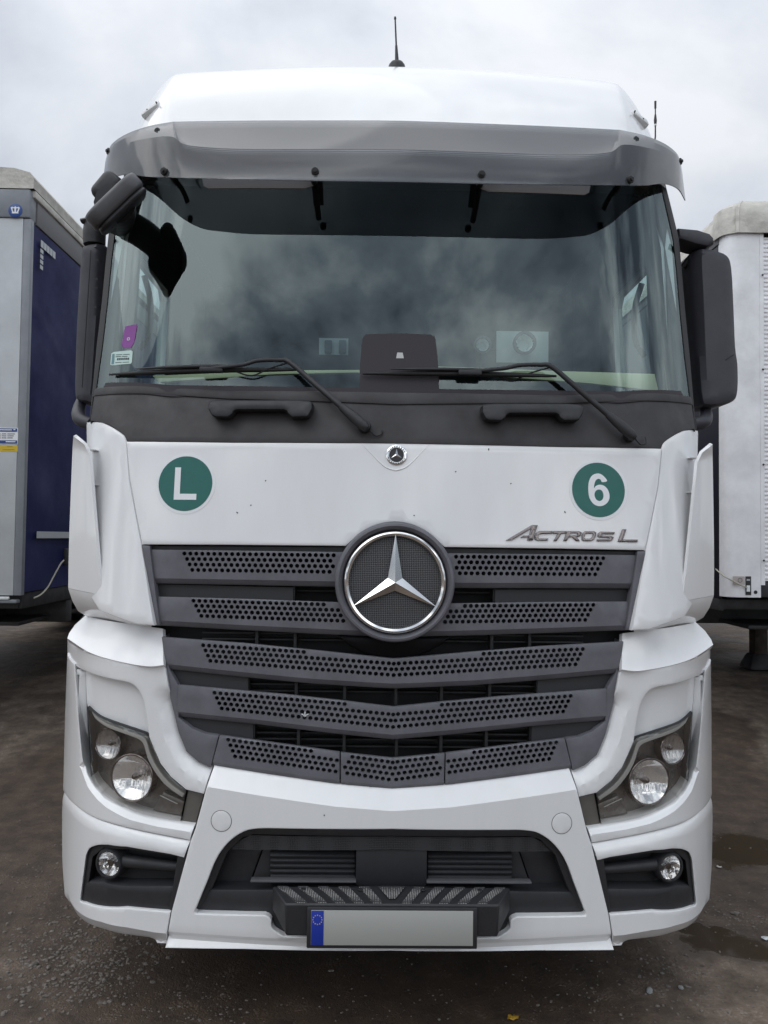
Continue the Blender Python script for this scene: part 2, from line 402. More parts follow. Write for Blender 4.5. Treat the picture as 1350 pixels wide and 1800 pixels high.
def densify_open(poly, step):
    out = []
    for a, b in zip(poly[:-1], poly[1:]):
        k = max(1, int(math.ceil(math.dist(a, b) / step)))
        for j in range(k): out.append((a[0] + (b[0] - a[0]) * j / k, a[1] + (b[1] - a[1]) * j / k))
    out.append(tuple(poly[-1]))
    return out
def panels2(name, outline, f, material, parent, **k):
    """left-hand panel and its mirrored right-hand twin"""
    return [panel(name, outline, f, material, parent, **k), panel(name, outline, f, material, parent, mirror=True, **k)]
def loft(name, rows, material, parent=None, sub=4, thick=0.0, mirror=False, angle=40, off=1.0, closed=False):
    """rows of 3D points, smoothed along each row; sub = Catmull-Rom steps (0: straight)"""
    R = [CR(r, sub) if sub else [tuple(p) for p in r] for r in rows]
    n = len(R[0]); V = [p for r in R for p in r]; F = []
    for i in range(len(R) - 1):
        for j in range(n - 1): F.append((i * n + j, (i + 1) * n + j, (i + 1) * n + j + 1, i * n + j + 1))
    if mirror: V = [(-v[0], v[1], v[2]) for v in V]; F = [tuple(reversed(t)) for t in F]
    o = mesh(name, V, F, material, parent, True, angle)
    if thick:
        m = o.modifiers.new('shell', 'SOLIDIFY'); m.thickness = thick; m.offset = off
        es = o.modifiers.new('crisp', 'EDGE_SPLIT'); es.split_angle = R_(45)
    return o
def box(name, c, s, material, parent=None, bevel=0.004, rot=None, seg=2, taper=None):
    bm = bmesh.new(); bmesh.ops.create_cube(bm, size=1.0)
    for v in bm.verts:
        t = 1.0
        if taper and v.co.z > 0: v.co.x *= taper[0]; v.co.y *= taper[1]
        v.co = Vector((v.co.x * s[0], v.co.y * s[1], v.co.z * s[2]))
    if bevel: bmesh.ops.bevel(bm, geom=bm.edges[:], offset=min(bevel, min(s) * 0.45), segments=seg, affect='EDGES', profile=0.5)
    Mx = Matrix.Translation(c)
    if rot is not None: Mx = Mx @ (rot if isinstance(rot, Matrix) else Matrix.Rotation(rot[0], 4, rot[1]))
    bm.transform(Mx)
    me = bpy.data.meshes.new(name); bm.to_mesh(me); bm.free()
    me.polygons.foreach_set('use_smooth', [True] * len(me.polygons)); me.set_sharp_from_angle(angle=R_(30))
    return link(name, me, material, parent)
def tube(name, pts, rad, material, parent=None, n=10, sub=4, flat=1.0, mirror=False):
    P = [Vector(p) for p in (CR(pts, sub) if sub else pts)]
    rs = rad if isinstance(rad, (list, tuple)) else [rad] * 2
    V, F = [], []
    m = len(P)
    for i, p in enumerate(P):
        t = (P[min(i + 1, m - 1)] - P[max(i - 1, 0)]).normalized()
        a = t.cross(Vector((0, 0, 1)) if abs(t.z) < 0.9 else Vector((0, 1, 0))).normalized(); b = t.cross(a)
        u = i / (m - 1) * (len(rs) - 1); k = min(int(u), len(rs) - 2); r = rs[k] + (rs[k + 1] - rs[k]) * (u - k)
        for j in range(n):
            q = 2 * math.pi * j / n; V.append(p + a * r * math.cos(q) + b * r * flat * math.sin(q))
    for i in range(m - 1):
        for j in range(n): F.append((i * n + j, i * n + (j + 1) % n, (i + 1) * n + (j + 1) % n, (i + 1) * n + j))
    F.append(tuple(range(n - 1, -1, -1))); F.append(tuple((m - 1) * n + j for j in range(n)))
    if mirror: V = [Vector((-v.x, v.y, v.z)) for v in V]; F = [tuple(reversed(t)) for t in F]
    return mesh(name, V, F, material, parent, True, 50)
def lathe(name, c, axis, prof, material, parent=None, n=40, mirror=False, angle=32):
    """prof: (distance along the axis, radius)"""
    q = Vector(axis).normalized().to_track_quat('Z', 'Y').to_matrix(); c = Vector(c)
    V, F = [], []
    for (h, r) in prof:
        for j in range(n):
            a = 2 * math.pi * j / n; V.append(c + q @ Vector((r * math.cos(a), r * math.sin(a), h)))
    for i in range(len(prof) - 1):
        for j in range(n): F.append((i * n + j, i * n + (j + 1) % n, (i + 1) * n + (j + 1) % n, (i + 1) * n + j))
    if mirror: V = [Vector((-v.x, v.y, v.z)) for v in V]; F = [tuple(reversed(t)) for t in F]
    return mesh(name, V, F, material, parent, True, angle)
def circle2(c, r, n=48): return [(c[0] + r * math.cos(2 * math.pi * k / n), c[1] + r * math.sin(2 * math.pi * k / n)) for k in range(n)]
def text_mesh(name, body, size, material, parent, M4, extrude=0.002, offset=0.0, shear=0.0, sx=1.0, bevel=0.0):
    cu = bpy.data.curves.new(name, 'FONT'); cu.body = body; cu.size = size; cu.extrude = extrude; cu.offset = offset
    cu.shear = shear; cu.align_x = 'CENTER'; cu.align_y = 'CENTER'; cu.bevel_depth = bevel; cu.bevel_resolution = 1
    o = bpy.data.objects.new(name + '_curve', cu); COL.objects.link(o)
    bpy.context.view_layer.update()
    dg = bpy.context.evaluated_depsgraph_get()
    me = bpy.data.meshes.new_from_object(o.evaluated_get(dg)); me.name = name
    bpy.data.objects.remove(o); bpy.data.curves.remove(cu)
    me.transform(Matrix.Diagonal((sx, 1, 1, 1))); me.transform(M4)
    me.materials.clear()
    return link(name, me, material, parent)
FRONT = Matrix(((1, 0, 0, 0), (0, 0, -1, 0), (0, 1, 0, 0), (0, 0, 0, 1)))     # text plane facing -Y
def at(x, y, z, rotz=0.0, tilt=0.0):
    return Matrix.Translation((x, y, z)) @ Matrix.Rotation(rotz, 4, 'Z') @ Matrix.Rotation(tilt, 4, 'X') @ FRONT

# ------------------------------------------------------------------ the yard
def ss(a, b, x):
    t = min(1.0, max(0.0, (x - a) / (b - a))); return t * t * (3 - 2 * t)
def gz(x, y):
    return 0.36 * ss(2.0, 6.0, y) + 0.012 * math.sin(x * 1.7 + 0.6) * math.cos(y * 1.3) * ss(0.3, 1.5, abs(y + 0.3))
def ground_mat():
    m = mat('yard_dirt', (0.10, 0.088, 0.078), 0.9); nt = m.node_tree; b = nt.nodes['Principled BSDF']; tc = nt.nodes['Texture Coordinate']
    o = tc.outputs['Object']
    big = N(nt, 'ShaderNodeTexNoise', i={'Scale': 0.75, 'Detail': 5.0, 'Roughness': 0.6, 'Distortion': 0.4}); L(nt, o, big.inputs['Vector'])
    med = N(nt, 'ShaderNodeTexNoise', i={'Scale': 7.0, 'Detail': 8.0, 'Roughness': 0.7}); L(nt, o, med.inputs['Vector'])
    grit = N(nt, 'ShaderNodeTexVoronoi', i={'Scale': 95.0}); L(nt, o, grit.inputs['Vector'])
    grit2 = N(nt, 'ShaderNodeTexVoronoi', i={'Scale': 240.0}); L(nt, o, grit2.inputs['Vector'])
    c1 = N(nt, 'ShaderNodeValToRGB'); L(nt, med.outputs[0], c1.inputs[0])
    c1.color_ramp.elements[0].position = 0.34; c1.color_ramp.elements[0].color = (0.080, 0.059, 0.043, 1)
    c1.color_ramp.elements[1].position = 0.68; c1.color_ramp.elements[1].color = (0.205, 0.155, 0.118, 1)
    # loose grit: single light and dark grains
    hs = N(nt, 'ShaderNodeRGBToBW'); L(nt, grit.outputs['Color'], hs.inputs[0])
    gr = N(nt, 'ShaderNodeMapRange', i={1: 0.62, 2: 0.8, 3: 0.0, 4: 0.55}); L(nt, hs.outputs[0], gr.inputs[0])
    gp = N(nt, 'ShaderNodeMapRange', i={1: 0.50, 2: 0.62, 3: 0.05, 4: 1.0}); L(nt, med.outputs[0], gp.inputs[0])
    gm = N(nt, 'ShaderNodeMath', operation='MULTIPLY'); L(nt, gr.outputs[0], gm.inputs[0]); L(nt, gp.outputs[0], gm.inputs[1])
    m1 = N(nt, 'ShaderNodeMixRGB'); m1.inputs[2].default_value = (0.30, 0.25, 0.205, 1)
    L(nt, gm.outputs[0], m1.inputs[0]); L(nt, c1.outputs[0], m1.inputs[1])
    # damp from a broad noise, plus fixed spots that paint shade around the truck
    wet = N(nt, 'ShaderNodeMapRange', i={1: 0.45, 2: 0.53, 3: 0.0, 4: 0.9}); L(nt, big.outputs[0], wet.inputs[0])
    wn = N(nt, 'ShaderNodeTexNoise', i={'Scale': 2.6, 'Detail': 6.0, 'Roughness': 0.6}); L(nt, o, wn.inputs['Vector'])
    wv = N(nt, 'ShaderNodeVectorMath', operation='MULTIPLY_ADD'); wv.inputs[1].default_value = (0.5, 0.5, 0.0); L(nt, wn.outputs['Color'], wv.inputs[0]); L(nt, o, wv.inputs[2])
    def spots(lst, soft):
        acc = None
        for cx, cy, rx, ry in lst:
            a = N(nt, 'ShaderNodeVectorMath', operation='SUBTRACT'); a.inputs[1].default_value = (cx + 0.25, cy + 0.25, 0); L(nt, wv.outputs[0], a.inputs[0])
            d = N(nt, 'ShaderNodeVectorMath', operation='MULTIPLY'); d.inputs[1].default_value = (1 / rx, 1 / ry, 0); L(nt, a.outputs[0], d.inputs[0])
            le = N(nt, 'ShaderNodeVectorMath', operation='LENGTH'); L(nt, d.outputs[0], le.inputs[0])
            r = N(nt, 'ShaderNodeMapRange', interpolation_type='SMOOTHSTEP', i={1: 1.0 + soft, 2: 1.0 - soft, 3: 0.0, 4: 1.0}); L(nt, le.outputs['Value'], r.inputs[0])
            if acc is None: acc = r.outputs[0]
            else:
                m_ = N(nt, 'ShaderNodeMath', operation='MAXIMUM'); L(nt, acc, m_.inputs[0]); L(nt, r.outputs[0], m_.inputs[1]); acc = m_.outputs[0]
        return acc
    shade_damp = spots([(-2.0, 2.6, 0.75, 1.35), (2.15, 2.7, 0.75, 1.2), (0.0, 1.2, 1.25, 1.5), (1.95, 0.95, 0.55, 0.7), (0.1, 0.2, 0.9, 0.32)], 0.35)  # painted shade under the truck and towards the trailers, damp near the puddles
    pud = spots([(PUD[0][0], PUD[0][1], 0.36, 0.26), (PUD[1][0], PUD[1][1], 0.24, 0.13), (PUD[2][0], PUD[2][1], 0.12, 0.05)], 0.30)
    wm = N(nt, 'ShaderNodeMath', operation='MAXIMUM'); L(nt, wet.outputs[0], wm.inputs[0]); L(nt, shade_damp, wm.inputs[1])
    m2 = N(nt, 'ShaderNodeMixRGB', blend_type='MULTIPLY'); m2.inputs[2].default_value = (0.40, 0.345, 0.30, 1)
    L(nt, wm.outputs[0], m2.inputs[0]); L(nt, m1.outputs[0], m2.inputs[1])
    m3 = N(nt, 'ShaderNodeMixRGB'); m3.inputs[2].default_value = (0.052, 0.039, 0.027, 1); L(nt, pud, m3.inputs[0]); L(nt, m2.outputs[0], m3.inputs[1]); L(nt, m3.outputs[0], b.inputs['Base Color'])
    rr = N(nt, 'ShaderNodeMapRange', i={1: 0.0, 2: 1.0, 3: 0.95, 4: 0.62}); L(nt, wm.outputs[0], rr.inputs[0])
    r3 = N(nt, 'ShaderNodeMixRGB'); r3.inputs[2].default_value = (0.06, 0.06, 0.06, 1); L(nt, pud, r3.inputs[0]); L(nt, rr.outputs[0], r3.inputs[1]); L(nt, r3.outputs[0], b.inputs['Roughness'])
    gpm = N(nt, 'ShaderNodeMath', operation='MULTIPLY'); L(nt, grit.outputs['Distance'], gpm.inputs[0]); L(nt, gp.outputs[0], gpm.inputs[1])
    h2 = N(nt, 'ShaderNodeMath', operation='MULTIPLY_ADD', i={1: -0.20}); L(nt, gpm.outputs[0], h2.inputs[0]); L(nt, med.outputs[0], h2.inputs[2])
    h3 = N(nt, 'ShaderNodeMath', operation='MULTIPLY_ADD', i={1: -0.05}); L(nt, grit2.outputs['Distance'], h3.inputs[0]); L(nt, h2.outputs[0], h3.inputs[2])
    st = N(nt, 'ShaderNodeMath', operation='MULTIPLY_ADD', i={1: -0.9, 2: 0.9}); L(nt, pud, st.inputs[0])
    bu = N(nt, 'ShaderNodeBump', i={'Distance': 0.03}); L(nt, st.outputs[0], bu.inputs['Strength']); L(nt, h3.outputs[0], bu.inputs['Height']); L(nt, bu.outputs[0], b.inputs['Normal'])
    return m
PUD = [ground_pt(1330, 1500), ground_pt(1300, 1668), ground_pt(1240, 1640)]
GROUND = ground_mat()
def axis_pts():
    a = [-900, -300, -120, -60, -30, -18, -12]; n = np.arange(-9, 9.01, 0.15).tolist(); return a + n + [-v for v in reversed(a)]
gx_, gy_ = axis_pts(), axis_pts()
V = [(x, y, gz(x, y)) for y in gy_ for x in gx_]; nx_ = len(gx_)
F = [(j * nx_ + i, j * nx_ + i + 1, (j + 1) * nx_ + i + 1, (j + 1) * nx_ + i) for j in range(len(gy_) - 1) for i in range(nx_ - 1)]
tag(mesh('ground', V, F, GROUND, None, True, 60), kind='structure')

rng = random.Random(4)
# pebbles: clusters of loose gravel, nobody could count them
PEB = mat('pebble', (0.15, 0.132, 0.115), 0.9, noise=(40, 0.5))
def pebbles():
    ico = [(0, 0, 1), (.894, 0, .447), (.276, .851, .447), (-.724, .526, .447), (-.724, -.526, .447), (.276, -.851, .447),
           (.724, .526, -.447), (-.276, .851, -.447), (-.894, 0, -.447), (-.276, -.851, -.447), (.724, -.526, -.447), (0, 0, -1)]
    icf = [(0, 1, 2), (0, 2, 3), (0, 3, 4), (0, 4, 5), (0, 5, 1), (1, 6, 2), (2, 7, 3), (3, 8, 4), (4, 9, 5), (5, 10, 1),
           (6, 7, 2), (7, 8, 3), (8, 9, 4), (9, 10, 5), (10, 6, 1), (11, 7, 6), (11, 8, 7), (11, 9, 8), (11, 10, 9), (11, 6, 10)]
    V, F = [], []
    def put(x, y, s):
        b = len(V); q = Matrix.Rotation(rng.uniform(0, 6.3), 3, 'Z') @ Matrix.Rotation(rng.uniform(0, 6.3), 3, 'X')
        z = gz(x, y); sx, sy, sz_ = s * rng.uniform(.7, 1.3), s * rng.uniform(.6, 1.1), s * rng.uniform(.4, .8)
        for v in ico:
            p = q @ (Vector(v) * rng.uniform(.8, 1.15)); V.append((x + p.x * sx, y + p.y * sy, z + p.z * sz_ + s * 0.15))
        F.extend(tuple(i + b for i in t) for t in icf)
    for (px, py, n, sp, lo, hi) in [(110, 1650, 520, .16, .003, .011), (40, 1720, 420, .16, .003, .012), (190, 1690, 260, .12, .003, .012), (165, 1725, 240, .09, .003, .010),
                                    (330, 1770, 260, .14, .002, .007), (1190, 1720, 320, .12, .002, .009), (1290, 1610, 220, .10, .002, .008),
                                    (690, 1770, 200, .30, .002, .006), (1020, 1760, 160, .16, .002, .007), (60, 1560, 220, .22, .003, .009)]:
        c = ground_pt(px, py)
        for _ in range(n): put(c.x + rng.gauss(0, sp), c.y + rng.gauss(0, sp * .9), lo + (hi - lo) * rng.random() ** 3)
    for _ in range(1300): put(rng.uniform(-2.6, 2.6), rng.uniform(-0.7, 2.6), 0.0015 + 0.006 * rng.random() ** 4)
    o = mesh('gravel', V, F, PEB, None, False)
    tag(o, 'loose grey brown gravel scattered over the dirt yard', 'gravel', kind='stuff')
pebbles()
def litter(name, px, py, s, col, label, cat, seed, up=0.004):
    r = random.Random(seed); c = ground_pt(px, py); n = 12; V = []; F = []
    a0 = r.uniform(0, 6)
    for k in range(n):
        a = 2 * math.pi * k / n; q = s * (0.55 + 0.45 * abs(math.cos(a * 0.5 + a0))) * r.uniform(.8, 1.15)
        V.append((c.x + q * math.cos(a), c.y + q * .8 * math.sin(a), gz(c.x, c.y) + up + r.uniform(0, .35) * s))
    V.append((c.x, c.y, gz(c.x, c.y) + up + .1 * s)); F = [(k, (k + 1) % n, n) for k in range(n)]
    m = MATS.get('lit' + str(col)) or mat('lit' + str(col), col, 0.7, noise=(60, 0.3))
    o = mesh(name, V, F, m); md = o.modifiers.new('thickness', 'SOLIDIFY'); md.thickness = 0.0012
    return tag(o, label, cat)
litter('fallen_leaf', 901, 1791, 0.024, (0.42, 0.24, 0.02), 'yellow fallen leaf on the dirt below the bumper', 'leaf', 1)
litter('paper_scrap', 1345, 1652, 0.022, (0.55, 0.58, 0.60), 'white paper scrap on the dirt at the right edge', 'litter', 2)
litter('paper_scrap', 1265, 1526, 0.018, (0.45, 0.43, 0.40), 'pale crumpled scrap beside the upper puddle', 'litter', 3)
litter('paper_scrap', 583, 1709, 0.014, (0.45, 0.43, 0.38), 'small pale scrap in the shade under the number plate', 'litter', 7)
def stone(px, py, s, label, seed, col=PEB):
    r = random.Random(seed); c = ground_pt(px, py)
    bm = bmesh.new(); bmesh.ops.create_icosphere(bm, subdivisions=2, radius=s)
    for v in bm.verts:
        k = 1 + 0.22 * math.sin(v.co.x * 90 + seed) + 0.18 * math.sin(v.co.y * 120 + seed * 2) + r.uniform(-.08, .08)
        v.co = Vector((v.co.x * k * 1.2, v.co.y * k * .8, v.co.z * k * .6))
    bm.transform(Matrix.Translation((c.x, c.y, gz(c.x, c.y) + s * .3)) @ Matrix.Rotation(seed, 4, 'Z'))
    me = bpy.data.meshes.new('stone'); bm.to_mesh(me); bm.free()
    return tag(link('stone', me, col), label, 'stone')
PEBG = mat('grey_stone', (0.25, 0.26, 0.26), 0.85, noise=(40, 0.3))
stone(1141, 1744, 0.013, 'small blue grey stone in the dark dirt under the right bumper corner', 1, PEBG)
stone(1196, 1738, 0.010, 'small grey stone beside the gravel patch under the right bumper corner', 2, PEBG)
stone(1289, 1606, 0.015, 'brown stone lying between the two puddles', 3)
stone(58, 1697, 0.015, 'rounded tan stone in the gravel at the left', 4)
stone(86, 1700, 0.013, 'flat brown stone nearest the left bumper corner', 5)

# ------------------------------------------------------------------ trailers
ALU = mat('alu_sheet', (0.86, 0.86, 0.88), 0.40, metal=0.0, noise=(5, 0.15))
ALUG = mat('grey_front_wall', (0.52, 0.545, 0.56), 0.5, noise=(3, 0.14))
GREYP = mat('cap_grey', (0.22, 0.235, 0.26), 0.5, noise=(6, 0.15))
TARP = mat('roof_tarp', (0.56, 0.54, 0.49), 0.75, noise=(5, 0.3), bump=(14, 0.6, 0.02))
BLUE = mat('blue_curtain', (0.014, 0.019, 0.082), 0.55, noise=(2.2, 0.25), spec=0.12)
NAVY = mat('navy_curtain', (0.012, 0.012, 0.020), 0.40)
TRGREY = mat('rail_grey', (0.14, 0.14, 0.145), 0.6)
STRIP = mat('reflective_strip', (0.42, 0.44, 0.46), 0.4)
CROWNB = mat('badge_blue', (0.015, 0.06, 0.25), 0.4)
YELLOW = mat('yellow_label', (0.62, 0.44, 0.03), 0.5)
LABELB = mat('label_blue', (0.02, 0.06, 0.22), 0.5)
CORD = mat('tir_cord', (0.42, 0.40, 0.33), 0.7)

def crate(name, x0, x1, y0, y1, z0, z1, m, parent, bevel=0.006):
    return box(name, ((x0 + x1) / 2, (y0 + y1) / 2, (z0 + z1) / 2), (abs(x1 - x0), abs(y1 - y0), abs(z1 - z0)), m, parent, bevel)

# left trailer: grey front wall, blue curtain, pale roof
TY = 2.90
lt = empty('trailer', (-3.85, TY, gz(-3.85, TY)))
tag(lt, 'curtain side trailer with grey front wall and dark blue curtain left of the truck', 'trailer')
def lp(o): o.parent = lt; o.matrix_parent_inverse = Matrix.Translation(lt.location).inverted(); return o
XR = T(44, 600, TY).x                                 # its right-hand side plane
ztop, zbot = T(40, 345, TY).z, T(33, 1047, TY).z
XL = XR - 2.5
YB = TY + 13.4
lp(crate('front_wall', XL, XR - 0.035, TY, TY + 0.06, zbot, ztop - 0.16, ALUG, None))
lp(crate('corner_post', XR - 0.033, XR + 0.024, TY - 0.004, TY + 0.046, zbot, ztop - 0.165, GREYP, None))
lp(crate('front_cap', XL, XR + 0.012, TY - 0.012, TY + 0.10, ztop - 0.158, ztop + 0.05, GREYP, None, 0.01))
# draped blue curtain with diagonal tension folds
V, F = [], []
ny, nz = 130, 60
for i in range(ny + 1):
    for j in range(nz + 1):
        yy = TY + 0.040 + (YB - TY - 0.1) * (i / ny) ** 1.7; z_ = zbot + 0.02 + (ztop - 0.2 - zbot) * j / nz
        u = (yy - TY); v_ = ztop - z_
        d = 0.006 * math.sin(7.0 * (v_ - 0.55 * u) + 0.8 * math.sin(3 * v_)) * math.exp(-0.6 * u) * ss(0.15, 0.6, v_) + 0.004 * math.sin(2.6 * u + v_)
        d += 0.010 * math.exp(-((v_ - 0.75 - 0.45 * u) / 0.06) ** 2) * math.exp(-1.0 * u)
        V.append((XR + 0.010 + d, yy, z_))
for i in range(ny):
    for j in range(nz): a = i * (nz + 1) + j; F.append((a, a + nz + 1, a + nz + 2, a + 1))
lp(mesh('curtain', V, F, BLUE))
lp(crate('top_rail', XR - 0.05, XR + 0.02, TY + 0.102, YB, ztop - 0.17, ztop + 0.0, TRGREY, None))
lp(crate('roof_edge', XR - 0.06, XR + 0.034, TY + 0.03, TY + 2.3, ztop + 0.004, ztop + 0.058, TARP, None, 0.01))
rf = loft('roof', [[(XL - 0.02, y, ztop + 0.06), (XL + 0.05, y, ztop + 0.19), (-3.85, y, ztop + 0.215), (XR - 0.10, y, ztop + 0.20), (XR + 0.03, y, ztop + 0.062)] for y in (TY - 0.01, TY + 0.5, TY + 1.5, TY + 5, YB)], TARP, None, 4)
lp(rf)
lp(loft('roof_front', [[(XL - 0.02, TY - 0.012, ztop + 0.06), (XL + 0.05, TY - 0.012, ztop + 0.19), (-3.85, TY - 0.012, ztop + 0.215), (XR - 0.10, TY - 0.012, ztop + 0.20), (XR + 0.03, TY - 0.012, ztop + 0.062)],
                       [(XL - 0.02, TY - 0.014, ztop + 0.052), (XL + 0.05, TY - 0.014, ztop + 0.052), (-3.85, TY - 0.014, ztop + 0.052), (XR - 0.10, TY - 0.014, ztop + 0.052), (XR + 0.03, TY - 0.014, ztop + 0.052)]], TARP, None, 4))
lp(crate('rear_wall', XL, XR - 0.02, YB - 0.05, YB, zbot, ztop, GREYP, None))
lp(crate('side_wall', XL, XL + 0.03, TY + 0.062, YB - 0.06, zbot, ztop - 0.1, BLUE, None))
lp(crate('floor', XL + 0.02, XR - 0.03, TY + 0.07, YB - 0.06, zbot - 0.10, zbot - 0.005, STEELD, None))
lp(crate('front_sill', XL, XR - 0.01, TY - 0.002, TY + 0.06, zbot - 0.055, zbot - 0.03, GREYP, None))
lp(crate('marker_lamp', XR - 0.17, XR - 0.06, TY - 0.012, TY + 0.01, zbot - 0.03, zbot - 0.008, LAMPW, None))
zc = T(30, 1093, TY + 0.8).z
lp(crate('chassis_beam', XL + 0.5, XL + 0.62, TY + 0.3, YB - 0.2, zc + 0.0, zbot - 0.11, STEELD, None))
lp(crate('chassis_beam', XR - 0.62, XR - 0.5, TY + 0.3, YB - 0.2, zc + 0.0, zbot - 0.11, STEELD, None))
lp(crate('coupling_plate', XL + 0.3, XR - 0.15, TY + 0.35, TY + 1.9, zc + 0.02, zc + 0.05, STEELD, None))
lp(crate('pallet_box', XL + 0.2, XR - 0.06, TY + 5.2, TY + 7.4, gz(0, 7) + 0.25, zbot - 0.11, STEELD, None))
lp(crate('side_rail', XR - 0.04, XR - 0.005, TY + 0.08, YB - 0.2, zbot - 0.10, zbot + 0.015, STEELD, None))
zq = T(60, 1093, TY + 0.9).z
lp(crate('cross_beam', XL + 0.1, XR - 0.015, TY + 0.90, TY + 1.02, zq, zbot - 0.105, STEELD, None))
lp(crate('tail_lift_box', XL + 0.2, XR - 0.03, TY + 2.2, TY + 4.4, zq + 0.05, zbot - 0.105, STEELD, None))
for yw in (9.6, 10.9, 12.2):
    for sx in (XL + 0.25, XR - 0.25):
        lp(lathe('wheel', (sx - 0.17, yw, gz(sx, yw) + 0.5), (1, 0, 0), [(0, 0.2), (0, 0.44), (0.04, 0.5), (0.30, 0.5), (0.34, 0.44), (0.34, 0.2), (0.30, 0.0)], TYRE, None, 28))
for sx in (XL + 0.45, XR - 0.45):
    o = lp(crate('landing_leg', sx - 0.06, sx + 0.06, TY + 2.75, TY + 2.87, gz(sx, 5.7) + 0.02, zbot - 0.1, STEELD, None))
    lp(crate('foot', sx - 0.16, sx + 0.16, TY + 2.68, TY + 2.94, gz(sx, 5.7), gz(sx, 5.7) + 0.05, STEELD, None))
# crown badge on the cap
cb = T(27, 370, TY - 0.014)
bo = lp(lathe('round_badge', (cb.x, TY - 0.012, cb.z), (0, -1, 0), [(0, 0.0500), (0.002, 0.050), (0.003, 0.048), (0.003, 0.0)], CROWNB, None, 36))
cw = [(-.030, .012), (-.033, .020), (-.022, .027), (-.012, .022), (-.004, .026), (0, .032), (.004, .026), (.012, .022), (.022, .027), (.033, .020), (.030, .012), (.022, -.012), (.024, -.022), (-.024, -.022), (-.022, -.012)]
co = panel('crown_mark', [(cb.x + x, cb.z + z) for x, z in cw], lambda x, z: TY - 0.0165, STWHITE, None, edge=0, thick=0.001, step=.05,
           holes=[[(cb.x + s * x, cb.z + z) for x, z in [(.006, .014), (.020, .016), (.019, .004), (.012, -.010), (.006, -.010)]] for s in (1, -1)])
lp(co)
# rating labels on the wall
def flat_rect(name, px0, py0, px1, py1, Y, m, parent=None):
    a, b = T(px0, py0, Y), T(px1, py1, Y)
    return crate(name, a.x, b.x, Y, Y + 0.0015, a.z, b.z, m, parent, 0)
lp(flat_rect('rating_label', -60, 751, 31, 781, TY - 0.002, STWHITE))
lp(flat_rect('label_band', -60, 752, 30, 759, TY - 0.0036, LABELB))
lp(flat_rect('label_band', -60, 773, 30, 780, TY - 0.0036, LABELB))
lp(flat_rect('yellow_label', -60, 782, 31, 794, TY - 0.002, YELLOW))
for k, yy in enumerate((762.0, 765.5, 769.0)):
    for x0, x1 in ((-12, 1), (3, 11), (13, 26 - 2 * k)):
        lp(flat_rect('print_line', x0, yy, x1, yy + 1.3, TY - 0.0034, INK))
for x0, x1, yy in ((-8, 21, 754.6), (23.5, 27, 754.2), (10, 27, 775.5)): lp(flat_rect('print_line', x0, yy, x1, yy + 1.9, TY - 0.0054, STWHITE))
for x0, x1, yy in ((12, 22, 784.5), (4, 25, 789.5)): lp(flat_rect('print_line', x0, yy, x1, yy + 1.2, TY - 0.0034, mat('ochre', (0.35, 0.25, 0.02), 0.6)))
# contour marking tape on the curtain: one corner of squares and a strip
def on_curtain(px, py, off=0.034):
    d = ray(px, py); X = XR + off; t = (X - CAM[0]) / d[0]; p = CAM + d * t; return Vector((X, p[1], p[2]))
def tape(a, b, w_, z0, z1):
    V = [(a[0], a[1], z0[0]), (b[0], b[1], z0[1]), (b[0], b[1], z1[1]), (a[0], a[1], z1[0])]
    V += [(x - 0.002, y, z) for x, y, z in V]
    return lp(mesh('marking_tape', V, [(0, 1, 2, 3), (4, 7, 6, 5), (0, 3, 7, 4), (1, 5, 6, 2), (0, 4, 5, 1), (3, 2, 6, 7)], STRIP, None, False))
c0, c1 = on_curtain(72, 421), on_curtain(98, 448)
for k in range(5):
    a = c0.lerp(Vector((c0.x, c1.y, c0.z)), k / 5 + 0.015); b = c0.lerp(Vector((c0.x, c1.y, c0.z)), (k + 1) / 5 - 0.02)
    tape(a, b, 0, (c0.z - 0.052, c0.z - 0.052), (c0.z, c0.z))
zlow = on_curtain(74, 478).z; dy_ = (c1.y - c0.y) / 5
for k in range(4):
    h = (c0.z - 0.07 - zlow) / 4
    tape(c0, Vector((c0.x, c0.y + dy_ * 0.9, 0)), 0, (c0.z - 0.066 - h * (k + 1) + 0.012,) * 2, (c0.z - 0.066 - h * k,) * 2)
s0, s1 = on_curtain(65, 934), on_curtain(65, 946)
tape(s0, Vector((s0.x, s0.y + 3.0, 0)), 0, (s1.z,) * 2, (s0.z,) * 2)
cpts = [on_curtain(px, py, 0.045) for px, py in ((112, 985), (106, 992), (95, 1012), (84, 1032), (72, 1045), (60, 1051))]
lp(tube('securing_cord', cpts, 0.006, CORD, None, 6))
bk = on_curtain(112, 975, 0.0); lp(crate('buckle', bk.x, bk.x + 0.03, bk.y - 0.02, bk.y + 0.05, bk.z - 0.08, bk.z + 0.05, STEELD, None))

